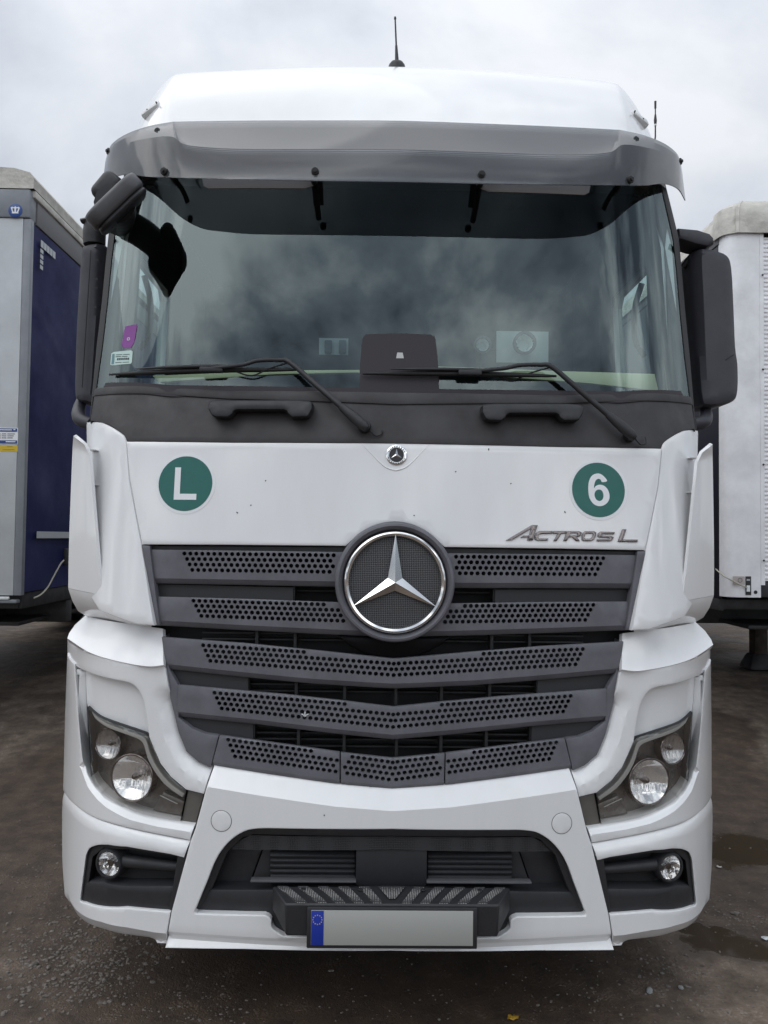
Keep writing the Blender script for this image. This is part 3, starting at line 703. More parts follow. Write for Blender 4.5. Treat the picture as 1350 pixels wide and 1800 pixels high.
# right trailer: rounded aluminium corner, ribbed wall, tarp cap
RY = 2.95
rt_ = empty('trailer', (3.6, RY, gz(3.6, RY)))
tag(rt_, 'trailer with rounded silver corner post and beige roof tarp right of the truck', 'trailer')
def rp(o): o.parent = rt_; o.matrix_parent_inverse = Matrix.Translation(rt_.location).inverted(); return o
RX = T(1271, 700, RY + 0.06).x; RX2 = T(1336, 700, RY).x; RXE = RX + 2.5
rtop, rbot = T(1300, 408, RY).z, T(1300, 1050, RY).z
prof = [(RX, RY + 0.13), (RX + 0.004, RY + 0.07), (RX + 0.03, RY + 0.028), (RX + 0.08, RY + 0.006), (RX + 0.14, RY), (RX2, RY)]
rp(loft('corner_post', [[(x, y, rbot) for x, y in prof], [(x, y, rtop) for x, y in prof]], ALU, None, 5, 0.01, off=1))
rp(loft('post_return', [[(RX2 + 0.001, RY - 0.002, rbot + 0.09), (RX2 + 0.03, RY - 0.002, rbot + 0.09)], [(RX2 + 0.001, RY - 0.002, rtop), (RX2 + 0.03, RY - 0.002, rtop)]], ALU, None, 0, 0.012))
rows = []                                             # horizontally ribbed front wall
z_ = rbot + 0.12
while z_ < rtop - 0.05:
    for dz, dy0 in ((0, 0.006), (0.010, 0.006), (0.016, 0.0), (0.026, 0.0)): rows.append((z_ + dz, dy0))
    z_ += 0.032
rp(loft('ribbed_wall', [[(RX2 + 0.03, RY + 0.004 + d, z), (RXE, RY + 0.004 + d, z)] for z, d in rows], ALU, None, 0, 0, angle=20))
rp(crate('wall_base', RX2 + 0.002, RXE, RY + 0.02, RY + 0.08, rbot - 0.0, rbot + 0.118, STEELD, None))
for zr in (0.10, 0.36, 0.62, 0.88):
    q = rbot + zr * (rtop - rbot); rp(lathe('rivet', (RX2 + 0.016, RY - 0.014, q), (0, -1, 0), [(0, 0.008), (0.003, 0.007), (0.005, 0.0)], STEELD, None, 12))
rp(crate('curtain', RX - 0.004, RX + 0.02, RY + 0.13, RY + 13.4, rbot - 0.02, rtop - 0.05, NAVY, None))
rp(crate('side_wall', RXE - 0.02, RXE, RY + 0.13, RY + 13.4, rbot, rtop - 0.05, NAVY, None))
rp(crate('top_rail', RX - 0.012, RX + 0.03, RY + 0.12, RY + 13.4, rtop - 0.05, rtop + 0.06, TRGREY, None))
capp = [(RX - 0.03, RY + 0.16), (RX - 0.02, RY + 0.06), (RX + 0.02, RY + 0.01), (RX + 0.08, RY - 0.015), (RX + 0.16, RY - 0.025), (RX + 1.2, RY - 0.03), (RXE, RY - 0.03)]
zt = T(1300, 342, RY).z
cap = []
for k, (fz_, ins) in enumerate(((-0.005, 0.0), (0.10, 0.0), (0.20, 0.02), (0.262, 0.07), (0.275, 0.13))):
    cap.append([(x + ins * (1 if x < RX + 0.2 else 0), y + ins * 1.3, rtop - 0.005 + (zt - rtop) * fz_ / 0.275 - (0.02 * (1 - min(1, max(0, (x - RX) / 0.1))) * (k > 2))) for x, y in capp])
rp(loft('tarp_cap', cap, TARP, None, 4, 0.01))
ru = [(RX - 0.03, rtop + 0.02), (RX - 0.01, rtop + 0.10), (RX + 0.07, zt - 0.05), (RX + 0.2, zt - 0.01), (RX + 1.2, zt + 0.01), (RXE - 0.1, zt - 0.01), (RXE, rtop)]
rp(loft('roof', [[(x, y, z) for x, z in ru] for y in (RY + 0.15, RY + 1, RY + 4, RY + 13.4)], TARP, None, 3))
rp(crate('rear_wall', RX + 0.01, RXE - 0.01, RY + 13.3, RY + 13.4, rbot, rtop, GREYP, None))
rp(crate('floor', RX + 0.03, RXE - 0.03, RY + 0.14, RY + 13.3, rbot - 0.10, rbot - 0.025, STEELD, None))
zcr = T(1290, 1096, RY + 0.8).z
rp(crate('side_rail', RX + 0.0, RX + 0.04, RY + 0.14, RY + 13, rbot - 0.11, rbot - 0.02, STEELD, None))
rp(crate('coupling_plate', RX + 0.3, RXE - 0.3, RY + 0.3, RY + 1.9, zcr + 0.01, zcr + 0.04, STEELD, None))
rp(crate('cross_beam', RX + 0.02, RXE - 0.05, RY + 0.80, RY + 0.92, zcr - 0.0, rbot - 0.105, STEELD, None))
LY = RY + 2.6
lx = T(1333, 1120, LY).x; gl = gz(lx, LY)
rp(crate('landing_leg', lx - 0.07, lx + 0.07, LY - 0.07, LY + 0.07, gl + 0.06, rbot - 0.1, RUST, None, 0.012))
rp(box('foot', (lx + 0.0, LY, gl + 0.09), (0.34, 0.30, 0.18), STEELD, None, 0.05, taper=(0.6, 0.6)))
rp(crate('landing_leg', RXE - 0.5, RXE - 0.36, LY - 0.07, LY + 0.07, gz(RXE, LY), rbot - 0.1, RUST, None, 0.012))
for yw in (9.6, 10.9, 12.2):
    for sx in (RX + 0.25, RXE - 0.25):
        rp(lathe('wheel', (sx - 0.17, yw, gz(sx, yw) + 0.5), (1, 0, 0), [(0, 0.2), (0, 0.44), (0.04, 0.5), (0.30, 0.5), (0.34, 0.44), (0.34, 0.2), (0.30, 0.0)], TYRE, None, 28))
def rect_r(name, x0, y0, x1, y1, off, m):
    return rp(flat_rect(name, x0, y0, x1, y1, RY - off, m))
rect_r('paper_label', 1288, 1013, 1309, 1028, 0.002, mat('cream_label', (0.45, 0.40, 0.38), 0.6))
rect_r('lock_plate', 1310.5, 1013, 1320.5, 1046, 0.004, STEELD)
rect_r('lock_window', 1312.5, 1018, 1318.5, 1021, 0.006, STRIP)
rect_r('lock_window', 1312.5, 1029, 1318.5, 1040, 0.006, PAPER)
hk = T(1328, 1041, RY); rp(lathe('hole_plug', (hk.x, RY, hk.z), (0, -1, 0), [(0, 0.013), (0.003, 0.013), (0.003, 0.0)], RUBBER, None, 20))
ic = T(1301, 1020, RY - 0.004); rp(lathe('round_mark', (ic.x, RY - 0.003, ic.z), (0, -1, 0), [(0, 0.017), (0.0008, 0.017), (0.0008, 0.013)], mat('print_grey', (0.12, 0.13, 0.14), 0.6), None, 24))
rp(tube('securing_cord', [T(1255, 996, RY + 0.3), T(1262, 1004, RY + 0.1), T(1275, 1014, RY - 0.01), T(1290, 1022, RY - 0.02), T(1303, 1029, RY - 0.02), T(1313, 1033, RY - 0.01)], 0.005, CORD, None, 6))

# ------------------------------------------------------------------ the truck
TR = empty('truck', (0, 0.9, 0))
tag(TR, 'white truck cab facing the viewer with black grille and green L and 6 stickers', 'truck')
TRI = Matrix.Translation(TR.location).inverted()
def tp(o):
    for q in (o if isinstance(o, (list, tuple)) else [o]):
        q.parent = TR; q.matrix_parent_inverse = TRI
    return o
def grp(name, loc=(0, 0.9, 0)):                       # a part that has pieces of its own
    g = empty(name, (0, 0, 0)); g.location = loc; g.parent = TR; g.matrix_parent_inverse = TRI
    return g
def sub(o, part):
    for q in (o if isinstance(o, (list, tuple)) else [o]):
        q.parent = part
        q.matrix_parent_inverse = (Matrix.Translation(part.location).inverted() if part.type == 'EMPTY' else Matrix.Identity(4))
        if part.type != 'EMPTY': q.matrix_parent_inverse = (part.matrix_parent_inverse.inverted() @ TRI.inverted() @ TRI) if False else Matrix.Identity(4)
    return o
def onto(o, part):
    """sub-part whose mesh is already in world metres, under a part that is a mesh"""
    for q in (o if isinstance(o, (list, tuple)) else [o]):
        q.parent = part; q.matrix_parent_inverse = Matrix.Identity(4)
    return o

def bow(x): return 0.10 * abs(x) ** 1.6
def corner(x, a=0.90, k=2.1): return bow(x) + k * max(0.0, abs(x) - a) ** 2
def f_hood(x, z): return 0.045 + 0.12 * (z - 1.66) + bow(x)
def f_cowl(x, z): return 0.095 + 0.28 * (z - 2.06) + bow(x) + 1.2 * max(0, abs(x) - 0.85) ** 2
def f_ws(x, z): return 0.165 + 0.20 * (z - 2.16) + 0.045 * x * x + 1.15 * max(0, abs(x) - 0.80) ** 2
def f_cpan(x, z): return 0.045 + 0.12 * (z - 1.66) + bow(x) + 2.0 * max(0, abs(x) - 0.90) ** 2
def f_low(x, z): return 0.05 + corner(x)
def f_gr(x, z): return 0.055 + bow(x)
def f_bump(x, z):
    c = corner(x)
    return 0.02 + c

# ---- white front panel with its lettering and stickers
ring_c = W((695, 1024), lambda x, z: 0.0)
arc = [(695 + 105.5 * math.cos(a), 1023 + 105.5 * math.sin(a)) for a in np.linspace(-math.pi / 2, -math.pi / 2 - 0.66, 9)]
top = CR([(697, 778.5), (600, 778), (450, 777), (300, 776), (222, 776)], 3)
hl = WL(top + [(225, 815), (228, 845), (238, 900), (249, 957.5)] + [(400, 958), (560, 959.5), (608, 960)], f_hood)
hl = [(0.0, hl[0][1])] + hl[1:] + [q for q in reversed(WL(arc, f_hood)) if q[0] < -0.002] + [(0.0, W(arc[0], f_hood)[1])]
hood = tp(panel('front_panel', mirror_half(hl), f_hood, WHITE, edge=0.006, step=0.04, thick=0.03))
def disc_sticker(px, py, r, letter):
    c = W((px, py), f_hood)
    g = tp(panel('round_sticker', circle2(c, r), lambda x, z: f_hood(x, z) - 0.0012, STWHITE, edge=0, step=0.03, thick=0.001))
    onto(panel('green_disc', circle2(c, r * 0.905), lambda x, z: f_hood(x, z) - 0.0020, STGREEN, None, edge=0, step=0.03, thick=0.0006), g)
    onto(letter(c), g); return g
def letterL(c):
    s = 0.001
    o = [(-20.5, 30), (-9.5, 30), (-9.5, -19), (22, -19), (22, -30), (-20.5, -30)]
    return panel('letter', [(c[0] + x * 1.93 * s, c[1] + z * 1.93 * s) for x, z in o], lambda x, z: f_hood(x, z) - 0.0028, STWHITE, None, edge=0, step=0.04, thick=0.0006)
def ring_outline(pts): return pts
def figure6(c):
    k = 0.00193
    # outer contour of a bold 6 and its counter, in pixels of the photograph
    o = CR([(17, -17), (9, -27), (0, -30.5), (-11, -27), (-18, -16), (-20, 0), (-18, 16), (-10, 27), (1, 30.5), (12, 27), (19, 19), (20.5, 10), (18, 0), (11, -7.5), (2, -9.5), (-5, -7), (-9, -3), (-7.5, -12), (-4.5, -18), (0, -20.5), (4.5, -19), (7, -14.5)], 3, True)
    h = CR([(0.5, -0.5), (6.5, 2), (9, 9.5), (7, 17.5), (1, 21), (-5.5, 18), (-8.5, 10), (-6, 2.5)], 3, True)
    q = lambda L_: [(c[0] + x * k, c[1] - z * k) for x, z in L_]
    return panel('figure', q(o), lambda x, z: f_hood(x, z) - 0.0028, STWHITE, None, holes=[q(h)], edge=0, step=0.04, thick=0.0006, estep=0.006)
s = disc_sticker(326, 850, 0.1085, letterL); s['label'] = 'round green sticker with white letter L'
s = disc_sticker(1052, 861, 0.1085, figure6); s['label'] = 'round green sticker with white figure 6'
# model lettering
lg = grp('model_lettering'); lg['label'] = 'dark chrome model lettering'
def letter(out, hole=None):
    q = lambda L_: WL([(880 + x / 5.192, 910 + y / 5.192) for x, y in L_], f_hood)
    sub(panel('letter', q(out), lambda x, z: f_hood(x, z) - 0.005, CHROMED, None, holes=[q(hole)] if hole else (), edge=0.0012, step=0.03, estep=0.006, thick=0.005), lg)
letter([(45, 207), (285, 67), (338, 67), (292, 207), (240, 207), (250, 178), (178, 182), (205, 163), (256, 160), (276, 102), (100, 206)])
letter([(350, 121), (474, 121), (468, 145), (365, 147), (346, 160), (340, 178), (350, 188), (432, 188), (425, 208), (330, 208), (306, 195), (308, 165), (322, 138)])
letter([(480, 121), (600, 121), (594, 145), (553, 146), (508, 212), (480, 212), (520, 146), (473, 146)])
letter([(606, 121), (715, 122), (738, 132), (735, 158), (715, 172), (692, 176), (722, 212), (682, 212), (655, 178), (622, 178), (600, 212), (570, 212)], [(634, 142), (700, 142), (704, 152), (695, 159), (626, 159)])
letter([(768, 122), (850, 122), (872, 135), (868, 170), (850, 200), (825, 213), (757, 213), (737, 200), (740, 165), (750, 138)], [(778, 144), (838, 144), (842, 155), (830, 182), (815, 190), (768, 190), (762, 180), (768, 156)])
letter([(910, 127), (1040, 130), (1034, 151), (925, 150), (918, 157), (925, 164), (1010, 166), (1030, 176), (1022, 200), (1000, 214), (873, 214), (880, 194), (985, 194), (992, 187), (985, 182), (897, 180), (882, 170), (888, 140)])
letter([(1110, 104), (1146, 104), (1113, 198), (1251, 200), (1243, 223), (1067, 219)])
# small round emblem with its star
ec = W((697, 800), f_hood); ey = f_hood(*ec)
em = tp(lathe('hood_emblem', (ec[0], ey, ec[1]), (0, -1, 0.12), [(-0.002, 0.0375), (0.003, 0.0365), (0.005, 0.033), (0.005, 0.0265), (0.0035, 0.025)], CHROME, None, 48)); em['label'] = 'small round star emblem'
onto(lathe('emblem_disc', (ec[0], ey - 0.0042, ec[1]), (0, -1, 0.12), [(0, 0.0243), (0.0004, 0.0243), (0.0006, 0.0)], BLACK, None, 40), em)
def star3(name, c, y, Rr, rn, hgt, m, rim=0.0, tip=0.0):
    V = [(c[0], y - hgt, c[1])]
    for k in range(3):
        a = math.pi / 2 + k * 2 * math.pi / 3
        V.append((c[0] + Rr * math.cos(a), y - tip, c[1] + Rr * math.sin(a)))
    for k in range(3):
        a = math.pi / 2 + math.pi / 3 + k * 2 * math.pi / 3
        V.append((c[0] + rn * math.cos(a), y, c[1] + rn * math.sin(a)))
    F = []
    for k in range(3): F += [(0, 4 + k, 1 + k), (0, 1 + (k + 1) % 3, 4 + k)]
    F = [tuple(t) for t in F]
    b = len(V); V += [(v[0], y + 0.006, v[2]) for v in V[1:]]
    for k in range(3):
        F += [(1 + k, 4 + k, b + 3 + k, b + k), (4 + k, 1 + (k + 1) % 3, b + (k + 1) % 3, b + 3 + k)]
    return mesh(name, V, F, m, None, False)
onto(star3('emblem_star', ec, ey - 0.0056, 0.0235, 0.005, 0.003, CHROME), em)
for k in range(22):                                     # raised marks round the emblem's rim
    a = 2 * math.pi * k / 22 + 0.1
    if abs(math.cos(a)) > 0.96: continue
    onto(box('rim_mark', (ec[0] + 0.0298 * math.cos(a), ey - 0.0055 + 0.0298 * math.sin(a) * 0.12, ec[1] + 0.0298 * math.sin(a)), (0.0035, 0.0012, 0.004), BLACK, None, 0, rot=(-a, 'Y')), em)
# pressed dip below the emblem, left and right ridge
for s_ in (-1, 1):
    pts = [T(697 + s_ * x, y, 0.0) for x, y in ((62, 781), (45, 797), (31, 811), (17, 822), (0, 827))]
    pts = [Vector((p.x, f_hood(*W((697 + s_ * x, y), f_hood)) - 0.0003, W((697 + s_ * x, y), f_hood)[1])) for p, (x, y) in zip(pts, ((62, 781), (45, 797), (31, 811), (17, 822), (0, 827)))]
    tp(tube('pressed_ridge', pts, [0.0006, 0.0015, 0.002, 0.0025], WHITE, None, 8, 4))
# fly specks
for k, (px, py) in enumerate(((859, 790), (898, 850), (728, 906), (993, 900), (467, 845), (441, 888), (417, 901), (570, 1433), (801, 829))):
    q = W((px, py), f_hood if py < 1000 else f_bump); yy = (f_hood if py < 1000 else f_bump)(*q)
    tp(box('fly_speck', (q[0], yy - 0.001, q[1]), (0.0035, 0.001, 0.0045 if k % 3 else 0.007), RUBBER, None, 0.0004, rot=(k * 0.9, 'Y')))

# ---- star badge
bx, bz = 0.0, ring_c[1]
bd = grp('star_badge', (0, 0, bz)); bd['label'] = 'big chrome star badge in a black ring'
sub(lathe('badge_surround', (bx, 0.035, bz), (0, -1, 0), [(-0.06, 0.206), (0.0, 0.205), (0.012, 0.2035), (0.018, 0.199), (0.020, 0.192), (0.012, 0.182), (0.004, 0.177), (-0.03, 0.176)], GRILLE, None, 96), bd)
sub(lathe('chrome_ring', (bx, 0.030, bz), (0, -1, 0), [(0.0, 0.1755), (0.010, 0.1745), (0.0165, 0.1705), (0.019, 0.1655), (0.0165, 0.158), (0.008, 0.1535), (-0.01, 0.153)], CHROME, None, 96), bd)
msh = lathe('badge_mesh', (0, 0, 0), (0, -1, 0), [(0, 0.158), (0.006, 0.08), (0.007, 0.0)], STARMESH, None, 64); msh.location = (bx, 0.030, bz); msh.parent = bd; msh.matrix_parent_inverse = Matrix.Translation(bd.location).inverted()
sub(star3('star', (bx, bz), 0.014, 0.1635, 0.0285, 0.015, CHROME, tip=0.004), bd)
# black bowl under the ring
a0 = np.linspace(math.pi * 0.08, math.pi * 0.92, 30)
seg_ = [(bx - 0.272 * math.cos(a), bz - 0.268 * math.sin(a)) for a in a0]
tp(panel('badge_bowl', [(x, z) for x, z in seg_ if z < bz - 0.186], lambda x, z: 0.052 + 0.25 * max(0, (bz - z) - 0.2), GLOSSB, edge=0.012, step=0.03, thick=0.05))

# ---- grille
GRL = grp('grille', (0, 0.1, 1.3)); GRL['label'] = 'dark grey grille of five perforated slats'
def slat_holes(x0, y0, dxr, rows, x1, sl0, sl1, py, pitch=10.45, r=0.0075):
    out = []
    for k in range(rows):
        sl = sl0 + (sl1 - sl0) * k / max(1, rows - 1); x = x0 + dxr * k
        while x < x1:
            q = W((x, y0 + py * k + sl * (x - (x0 + dxr * k))), f_gr)
            out.append((q[0], q[1], r)); x += pitch
    return out
def rim_ok(circles, outline, m=0.0015):
    P = np.array([(c[0], c[1]) for c in circles]); k = inside(P, outline) & (seg_dist(P, outline) > circles[0][2] + m)
    return [c for c, o in zip(circles, k) if o]
LIP = 0.020
def slat(half_top, half_bot, holes, both_sides, ring_clear=None):
    t = WL(half_top, f_gr); b = WL(half_bot, f_gr)
    if both_sides:                                     # one slat right across
        t[-1] = (0.0, t[-1][1]); b[-1] = (0.0, b[-1][1])
        outline = mirror_half(list(reversed(t)) + b)
        bl = [(x, z) for x, z in b]; bl = bl + [(-x, z) for x, z in reversed(bl[:-1])]
        if ring_clear: holes = [h for h in holes if math.hypot(h[0] - bx, h[1] - bz) > ring_clear + h[2]]
        hs = [h for h in holes if h[0] < -0.0045]; hs = hs + [(-x, z, r) for x, z, r in hs]
        hs += [(0.0, h[1], h[2]) for h in holes if -0.0045 <= h[0] <= 0.0045]
        hs = rim_ok(hs, outline)
        return [panel('slat', outline, f_gr, GRILLE, None, circles=hs, chamfers=[(bl, LIP, 0.014, 1.0)], edge=0.003, step=0.05, thick=0.014, estep=0.02)]
    outline = list(reversed(t)) + b
    if ring_clear: holes = [h for h in holes if math.hypot(h[0] - bx, h[1] - bz) > ring_clear + h[2]]
    hs = rim_ok(holes, outline)
    return [panel('slat', outline, f_gr, GRILLE, None, circles=hs, chamfers=[(b, LIP, 0.014, 1.0)], edge=0.003, step=0.05, thick=0.014, estep=0.02, mirror=mm) for mm in (False, True)]
sub(slat([(264, 966), (430, 968), (645, 971)], [(262, 1026), (430, 1029), (645, 1033)], slat_holes(324, 973, 4.6, 4, 640, .012, .014, 9.6, 10.5), False, 0.208), GRL)
sub(slat([(278, 1049), (430, 1053), (660, 1061)], [(272, 1100), (430, 1109), (660, 1120)], slat_holes(340, 1056, 4.6, 4, 650, .029, .035, 8.9, 10.4), False, 0.208), GRL)
h3 = slat_holes(357, 1134.5, 4.2, 4, 697, .066, .078, 9.1, 10.4)
sub(slat([(284, 1120), (430, 1131), (560, 1144), (697, 1158)], [(291, 1177), (430, 1192), (544, 1203), (697, 1212)], h3, True, 0.270), GRL)
sub(slat([(313, 1204), (500, 1221), (600, 1232), (697, 1243)], [(311, 1261), (450, 1275), (600, 1293), (697, 1302)], slat_holes(377, 1218, 4.2, 4, 697, .086, .108, 9.2, 10.4), True), GRL)
h5 = slat_holes(401, 1300.5, 4.0, 4, 697, .138, .150, 9.8, 10.4)
sub(slat([(386, 1293), (500, 1309), (597.0, 1323)], [(371, 1349), (455, 1362.5), (597.0, 1383)], h5, False), GRL)
sub(slat([(599, 1323.5), (697, 1333.5)], [(599, 1383.5), (697, 1392)], h5, True), GRL)
sub(panels2('grille_frame', WL([(249, 958.5), (263, 959.5), (281, 1099), (271, 1099)], lambda x, z: f_gr(x, z) - 0.01), lambda x, z: f_gr(x, z) - 0.012, GRILLE, None, edge=0.004, step=0.05, thick=0.16), GRL)
lf = [(284, 1120), (291, 1176), (300, 1233), (313, 1287), (327, 1322), (349, 1341), (370, 1350), (384, 1294), (360, 1290.5), (337, 1281), (313.5, 1262), (313, 1205), (298, 1178)]
sub(panels2('grille_frame', WL(lf, f_gr), lambda x, z: f_gr(x, z) + 0.003, GRILLE, None, edge=0.003, step=0.05, thick=0.14), GRL)
# top shadow strip and the ribs behind the slats
sub(panels2('grille_shadow_strip', WL([(255, 960), (640, 962), (640, 972), (258, 967)], f_gr), lambda x, z: f_gr(x, z) + 0.012, BLACK, None, edge=0, step=0.1, thick=0.04), GRL)
bk_o = WL([(240, 950), (697, 950), (697, 1410), (360, 1360), (275, 1290), (255, 1110)], lambda x, z: 0.16)
bk_o[1] = (0, bk_o[1][1]); bk_o[2] = (0, bk_o[2][1])
bk_o = [bk_o[1], bk_o[0], bk_o[5], bk_o[4], bk_o[3], bk_o[2]]
sub(panel('radiator_screen', mirror_half(bk_o), lambda x, z: 0.20 + 0.4 * bow(x), BLACKD, None, edge=0, step=0.2, thick=0.02), GRL)
RIB = mat('inner_rib', (0.020, 0.020, 0.021), 0.6)
for (y0_, y1_, xs) in ((1031, 1050, (340, 425, 517)), (1104, 1133, (452, 520)), (1180, 1225, (436, 522, 607, 696)), (1264, 1320, (446, 526, 606, 697))):
    for px in xs:
        a, b = T(px, y0_ - 8, 0.13), T(px, y1_ + 12, 0.13)
        for s_ in ((1, -1) if abs(a.x) > 0.02 else (1,)):
            sub(box('inner_rib', (s_ * a.x, 0.125 + bow(a.x), (a.z + b.z) / 2), (0.011, 0.06, a.z - b.z), RIB, None, 0.002), GRL)
for py in (1041, 1117, 1128, 1195, 1207, 1219, 1281, 1293, 1304, 1316):
    a = T(697, py, 0.13); wd = 0.76 if py < 1100 else 0.68 if py < 1250 else 0.56
    sub(box('inner_rib', (0, 0.168, a.z), (wd * 2, 0.03, 0.007), RIB, None, 0.002), GRL)
for (x0, x1, y0_, y1_) in ((272, 516, 1028, 1052), (300, 436, 1178, 1216), (318, 445, 1262, 1300)):   # blanked outer fields of the gaps
    q = WL([(x0, y0_), (x1, y0_ + 4), (x1, y1_ + 8), (x0, y1_)], lambda x, z: 0.12)
    sub(panels2('grille_blank', q, lambda x, z: 0.085 + bow(x), mat('blank_plastic', (0.030, 0.030, 0.033), 0.6), None, edge=0, step=0.2, thick=0.02), GRL)
# white chip on the third slat from below
q = W((536, 1257), f_gr)
for k in range(3): sub(box('stone_chip', (q[0] + 0.004 * (k - 1), f_gr(*q) - 0.001, q[1] + 0.003 * (k % 2)), (0.018, 0.002, 0.003), LAMPW, None, 0.0005, rot=(0.5 + k * 1.1, 'Y')), GRL)

# ---- cowl under the windscreen
ct = CR([(697, 699), (500, 696.5), (300, 692.5), (200, 690), (166, 689)], 3)
cl = WL(ct + [(160, 730), (158, 744)] + CR([(160, 740), (189, 746), (207, 757), (218, 766), (222, 776.5)], 3) + [(400, 778), (697, 779.5)], f_cowl)
cl[0] = (0, cl[0][1]); cl[-1] = (0, cl[-1][1])
cowl = tp(panel('cowl_panel', mirror_half(cl), f_cowl, COWL, edge=0.004, step=0.05, thick=0.03))
tp(panel('cowl_ledge', mirror_half([(0, W((697, 690), f_cowl)[1]), W((400, 687), f_cowl), W((167, 683), f_cowl), W((164, 697), f_cowl), W((400, 702), f_cowl), (0, W((697, 712), f_cowl)[1])]), lambda x, z: f_cowl(x, z) - 0.006, COWL, edge=0.006, step=0.05, thick=0.02))
def grab(px0, px1, py, s_):
    c0, c1 = W((px0, py), f_cowl), W((px1, py), f_cowl)
    q = lambda x, y: W((px0 + (px1 - px0) * x, py + y), f_cowl)
    o = [q(0.01, -6), q(0.03, -10), q(0.15, -11), q(0.85, -11), q(0.97, -9), q(0.995, -5), q(0.99, 5), q(0.955, 17), q(0.93, 19), q(0.80, 19.5), q(0.76, 14), q(0.745, 9), q(0.72, 7),
         q(0.28, 7), q(0.255, 9), q(0.24, 14), q(0.20, 19.5), q(0.08, 19), q(0.045, 16), q(0.01, 5)]
    return tp(panel('grab_handle', o, lambda x, z: f_cowl(x, z) - 0.055, BLACK, edge=0.014, edepth=0.016, step=0.02, estep=0.006, thick=0.055))
grab(369, 553, 718, 1); grab(842, 1021, 724, 1)

# ---- windscreen, rubber, pillars
wt = [(0, 3.24), (-0.5, 3.235), (-0.9, 3.22), (-1.085, 3.19)]
wl_ = WL([(203, 404), (196, 460), (189, 533), (180, 610), (169, 688)], f_ws)
wb = WL([(300, 694), (500, 698), (697, 701)], f_ws); wb[-1] = (0, wb[-1][1])
WS = mirror_half(wt + wl_ + wb)
wsg = tp(panel('windscreen', WS, f_ws, GLASS, edge=0, step=0.05, thick=0)); wsg['label'] = 'big windscreen reflecting grey clouds'
strip_in = [(-1.088, 3.20)] + wl_
strip_out = [(-1.118, 3.21)] + WL([(192, 404), (186, 460), (179, 533), (170, 610), (158, 735)], f_ws)
tp(panels2('windscreen_rubber', strip_in + [W((164, 700), f_ws), W((160, 736), f_ws)] + list(reversed(strip_out)), lambda x, z: f_ws(x, z) - 0.004, RUBBER, None, edge=0.003, step=0.05, thick=0.05))
pil_out = [(-1.142, 3.22)] + WL([(183, 404), (176, 480), (168, 578), (160, 660), (152, 741)], lambda x, z: f_ws(x, z) + 0.03)
tp(panels2('pillar', [(-1.112, 3.21)] + WL([(194, 404), (187, 480), (180, 578), (172, 660), (164, 741)], lambda x, z: f_ws(x, z) + 0.01) + list(reversed(pil_out)), lambda x, z: f_ws(x, z) + 0.002 + 2.0 * max(0, abs(x) - 1.12), PILLAR, None, edge=0.006, step=0.05, thick=0.14))

# ---- white corner panels beside the front panel
cp = CR([(151, 742), (171, 741), (189, 747), (207, 757.5), (218, 766.5), (222, 776)], 3) + [(225, 815), (228, 845), (238, 900), (249, 957), (260, 1030), (271, 1100), (241, 1098), (204, 1085), (172, 1072), (158, 1050), (155, 900)]
tp(panels2('corner_panel', WL(cp, f_cpan), f_cpan, WHITE, None, edge=0.010, edepth=0.008, step=0.03, thick=0.2))
# ---- air deflectors
def dfl(mir):
    R3 = [[(129, 766, .36), (130, 767, .36), (131, 768, .35), (132, 769, .35)],
          [(128, 780, .40), (133, 778, .375), (141, 778, .345), (148, 781, .32)],
          [(127, 800, .41), (135, 799, .372), (146, 799, .33), (157, 799, .305)],
          [(125, 850, .41), (136, 849, .362), (148, 848, .322), (161, 848, .295)],
          [(122, 930, .41), (136, 930, .355), (152, 930, .308), (168, 930, .280)],
          [(120.5, 990, .40), (137, 990, .345), (155, 991, .298), (173.5, 992, .265)],
          [(120, 1034, .40), (139, 1038, .345), (159, 1042, .298), (180, 1047, .265)]]
    L3 = [[(120, 1034.5, .402), (139, 1038.5, .347), (159, 1042.5, .300), (180, 1047.5, .267)],
          [(127, 1056, .40), (150, 1059, .33), (176, 1063, .28), (204, 1067, .232)],
          [(137, 1074, .42), (168, 1079, .345), (204, 1089, .27), (241, 1097, .195)],
          [(153, 1084, .46), (186, 1090, .38), (228, 1097, .28), (266, 1102, .19)]]
    g = loft('air_deflector', [[T(p[0], p[1], p[2] - 0.085) for p in r] for r in R3], WHITE, None, 4, 0.012, mirror=mir, off=-1)
    tp(g)
    onto(loft('deflector_foot', [[T(p[0], p[1], p[2] - 0.085 + 0.02 * (i > 1)) for p in r] for i, r in enumerate(L3)], WHITE, None, 4, 0.010, mirror=mir, off=-1), g)
    for (px, py) in ((158, 791), (165, 853), (172, 914), (179, 979), (185, 1043)):      # webs that hold it off the cab
        a = T(px + 3, py, 0.28); onto(box('web', ((-1 if mir else 1) * (a.x + 0.0), 0.30, a.z), (0.040, 0.08, 0.003), WHITE, None, 0.001), g)
dfl(False); dfl(True)

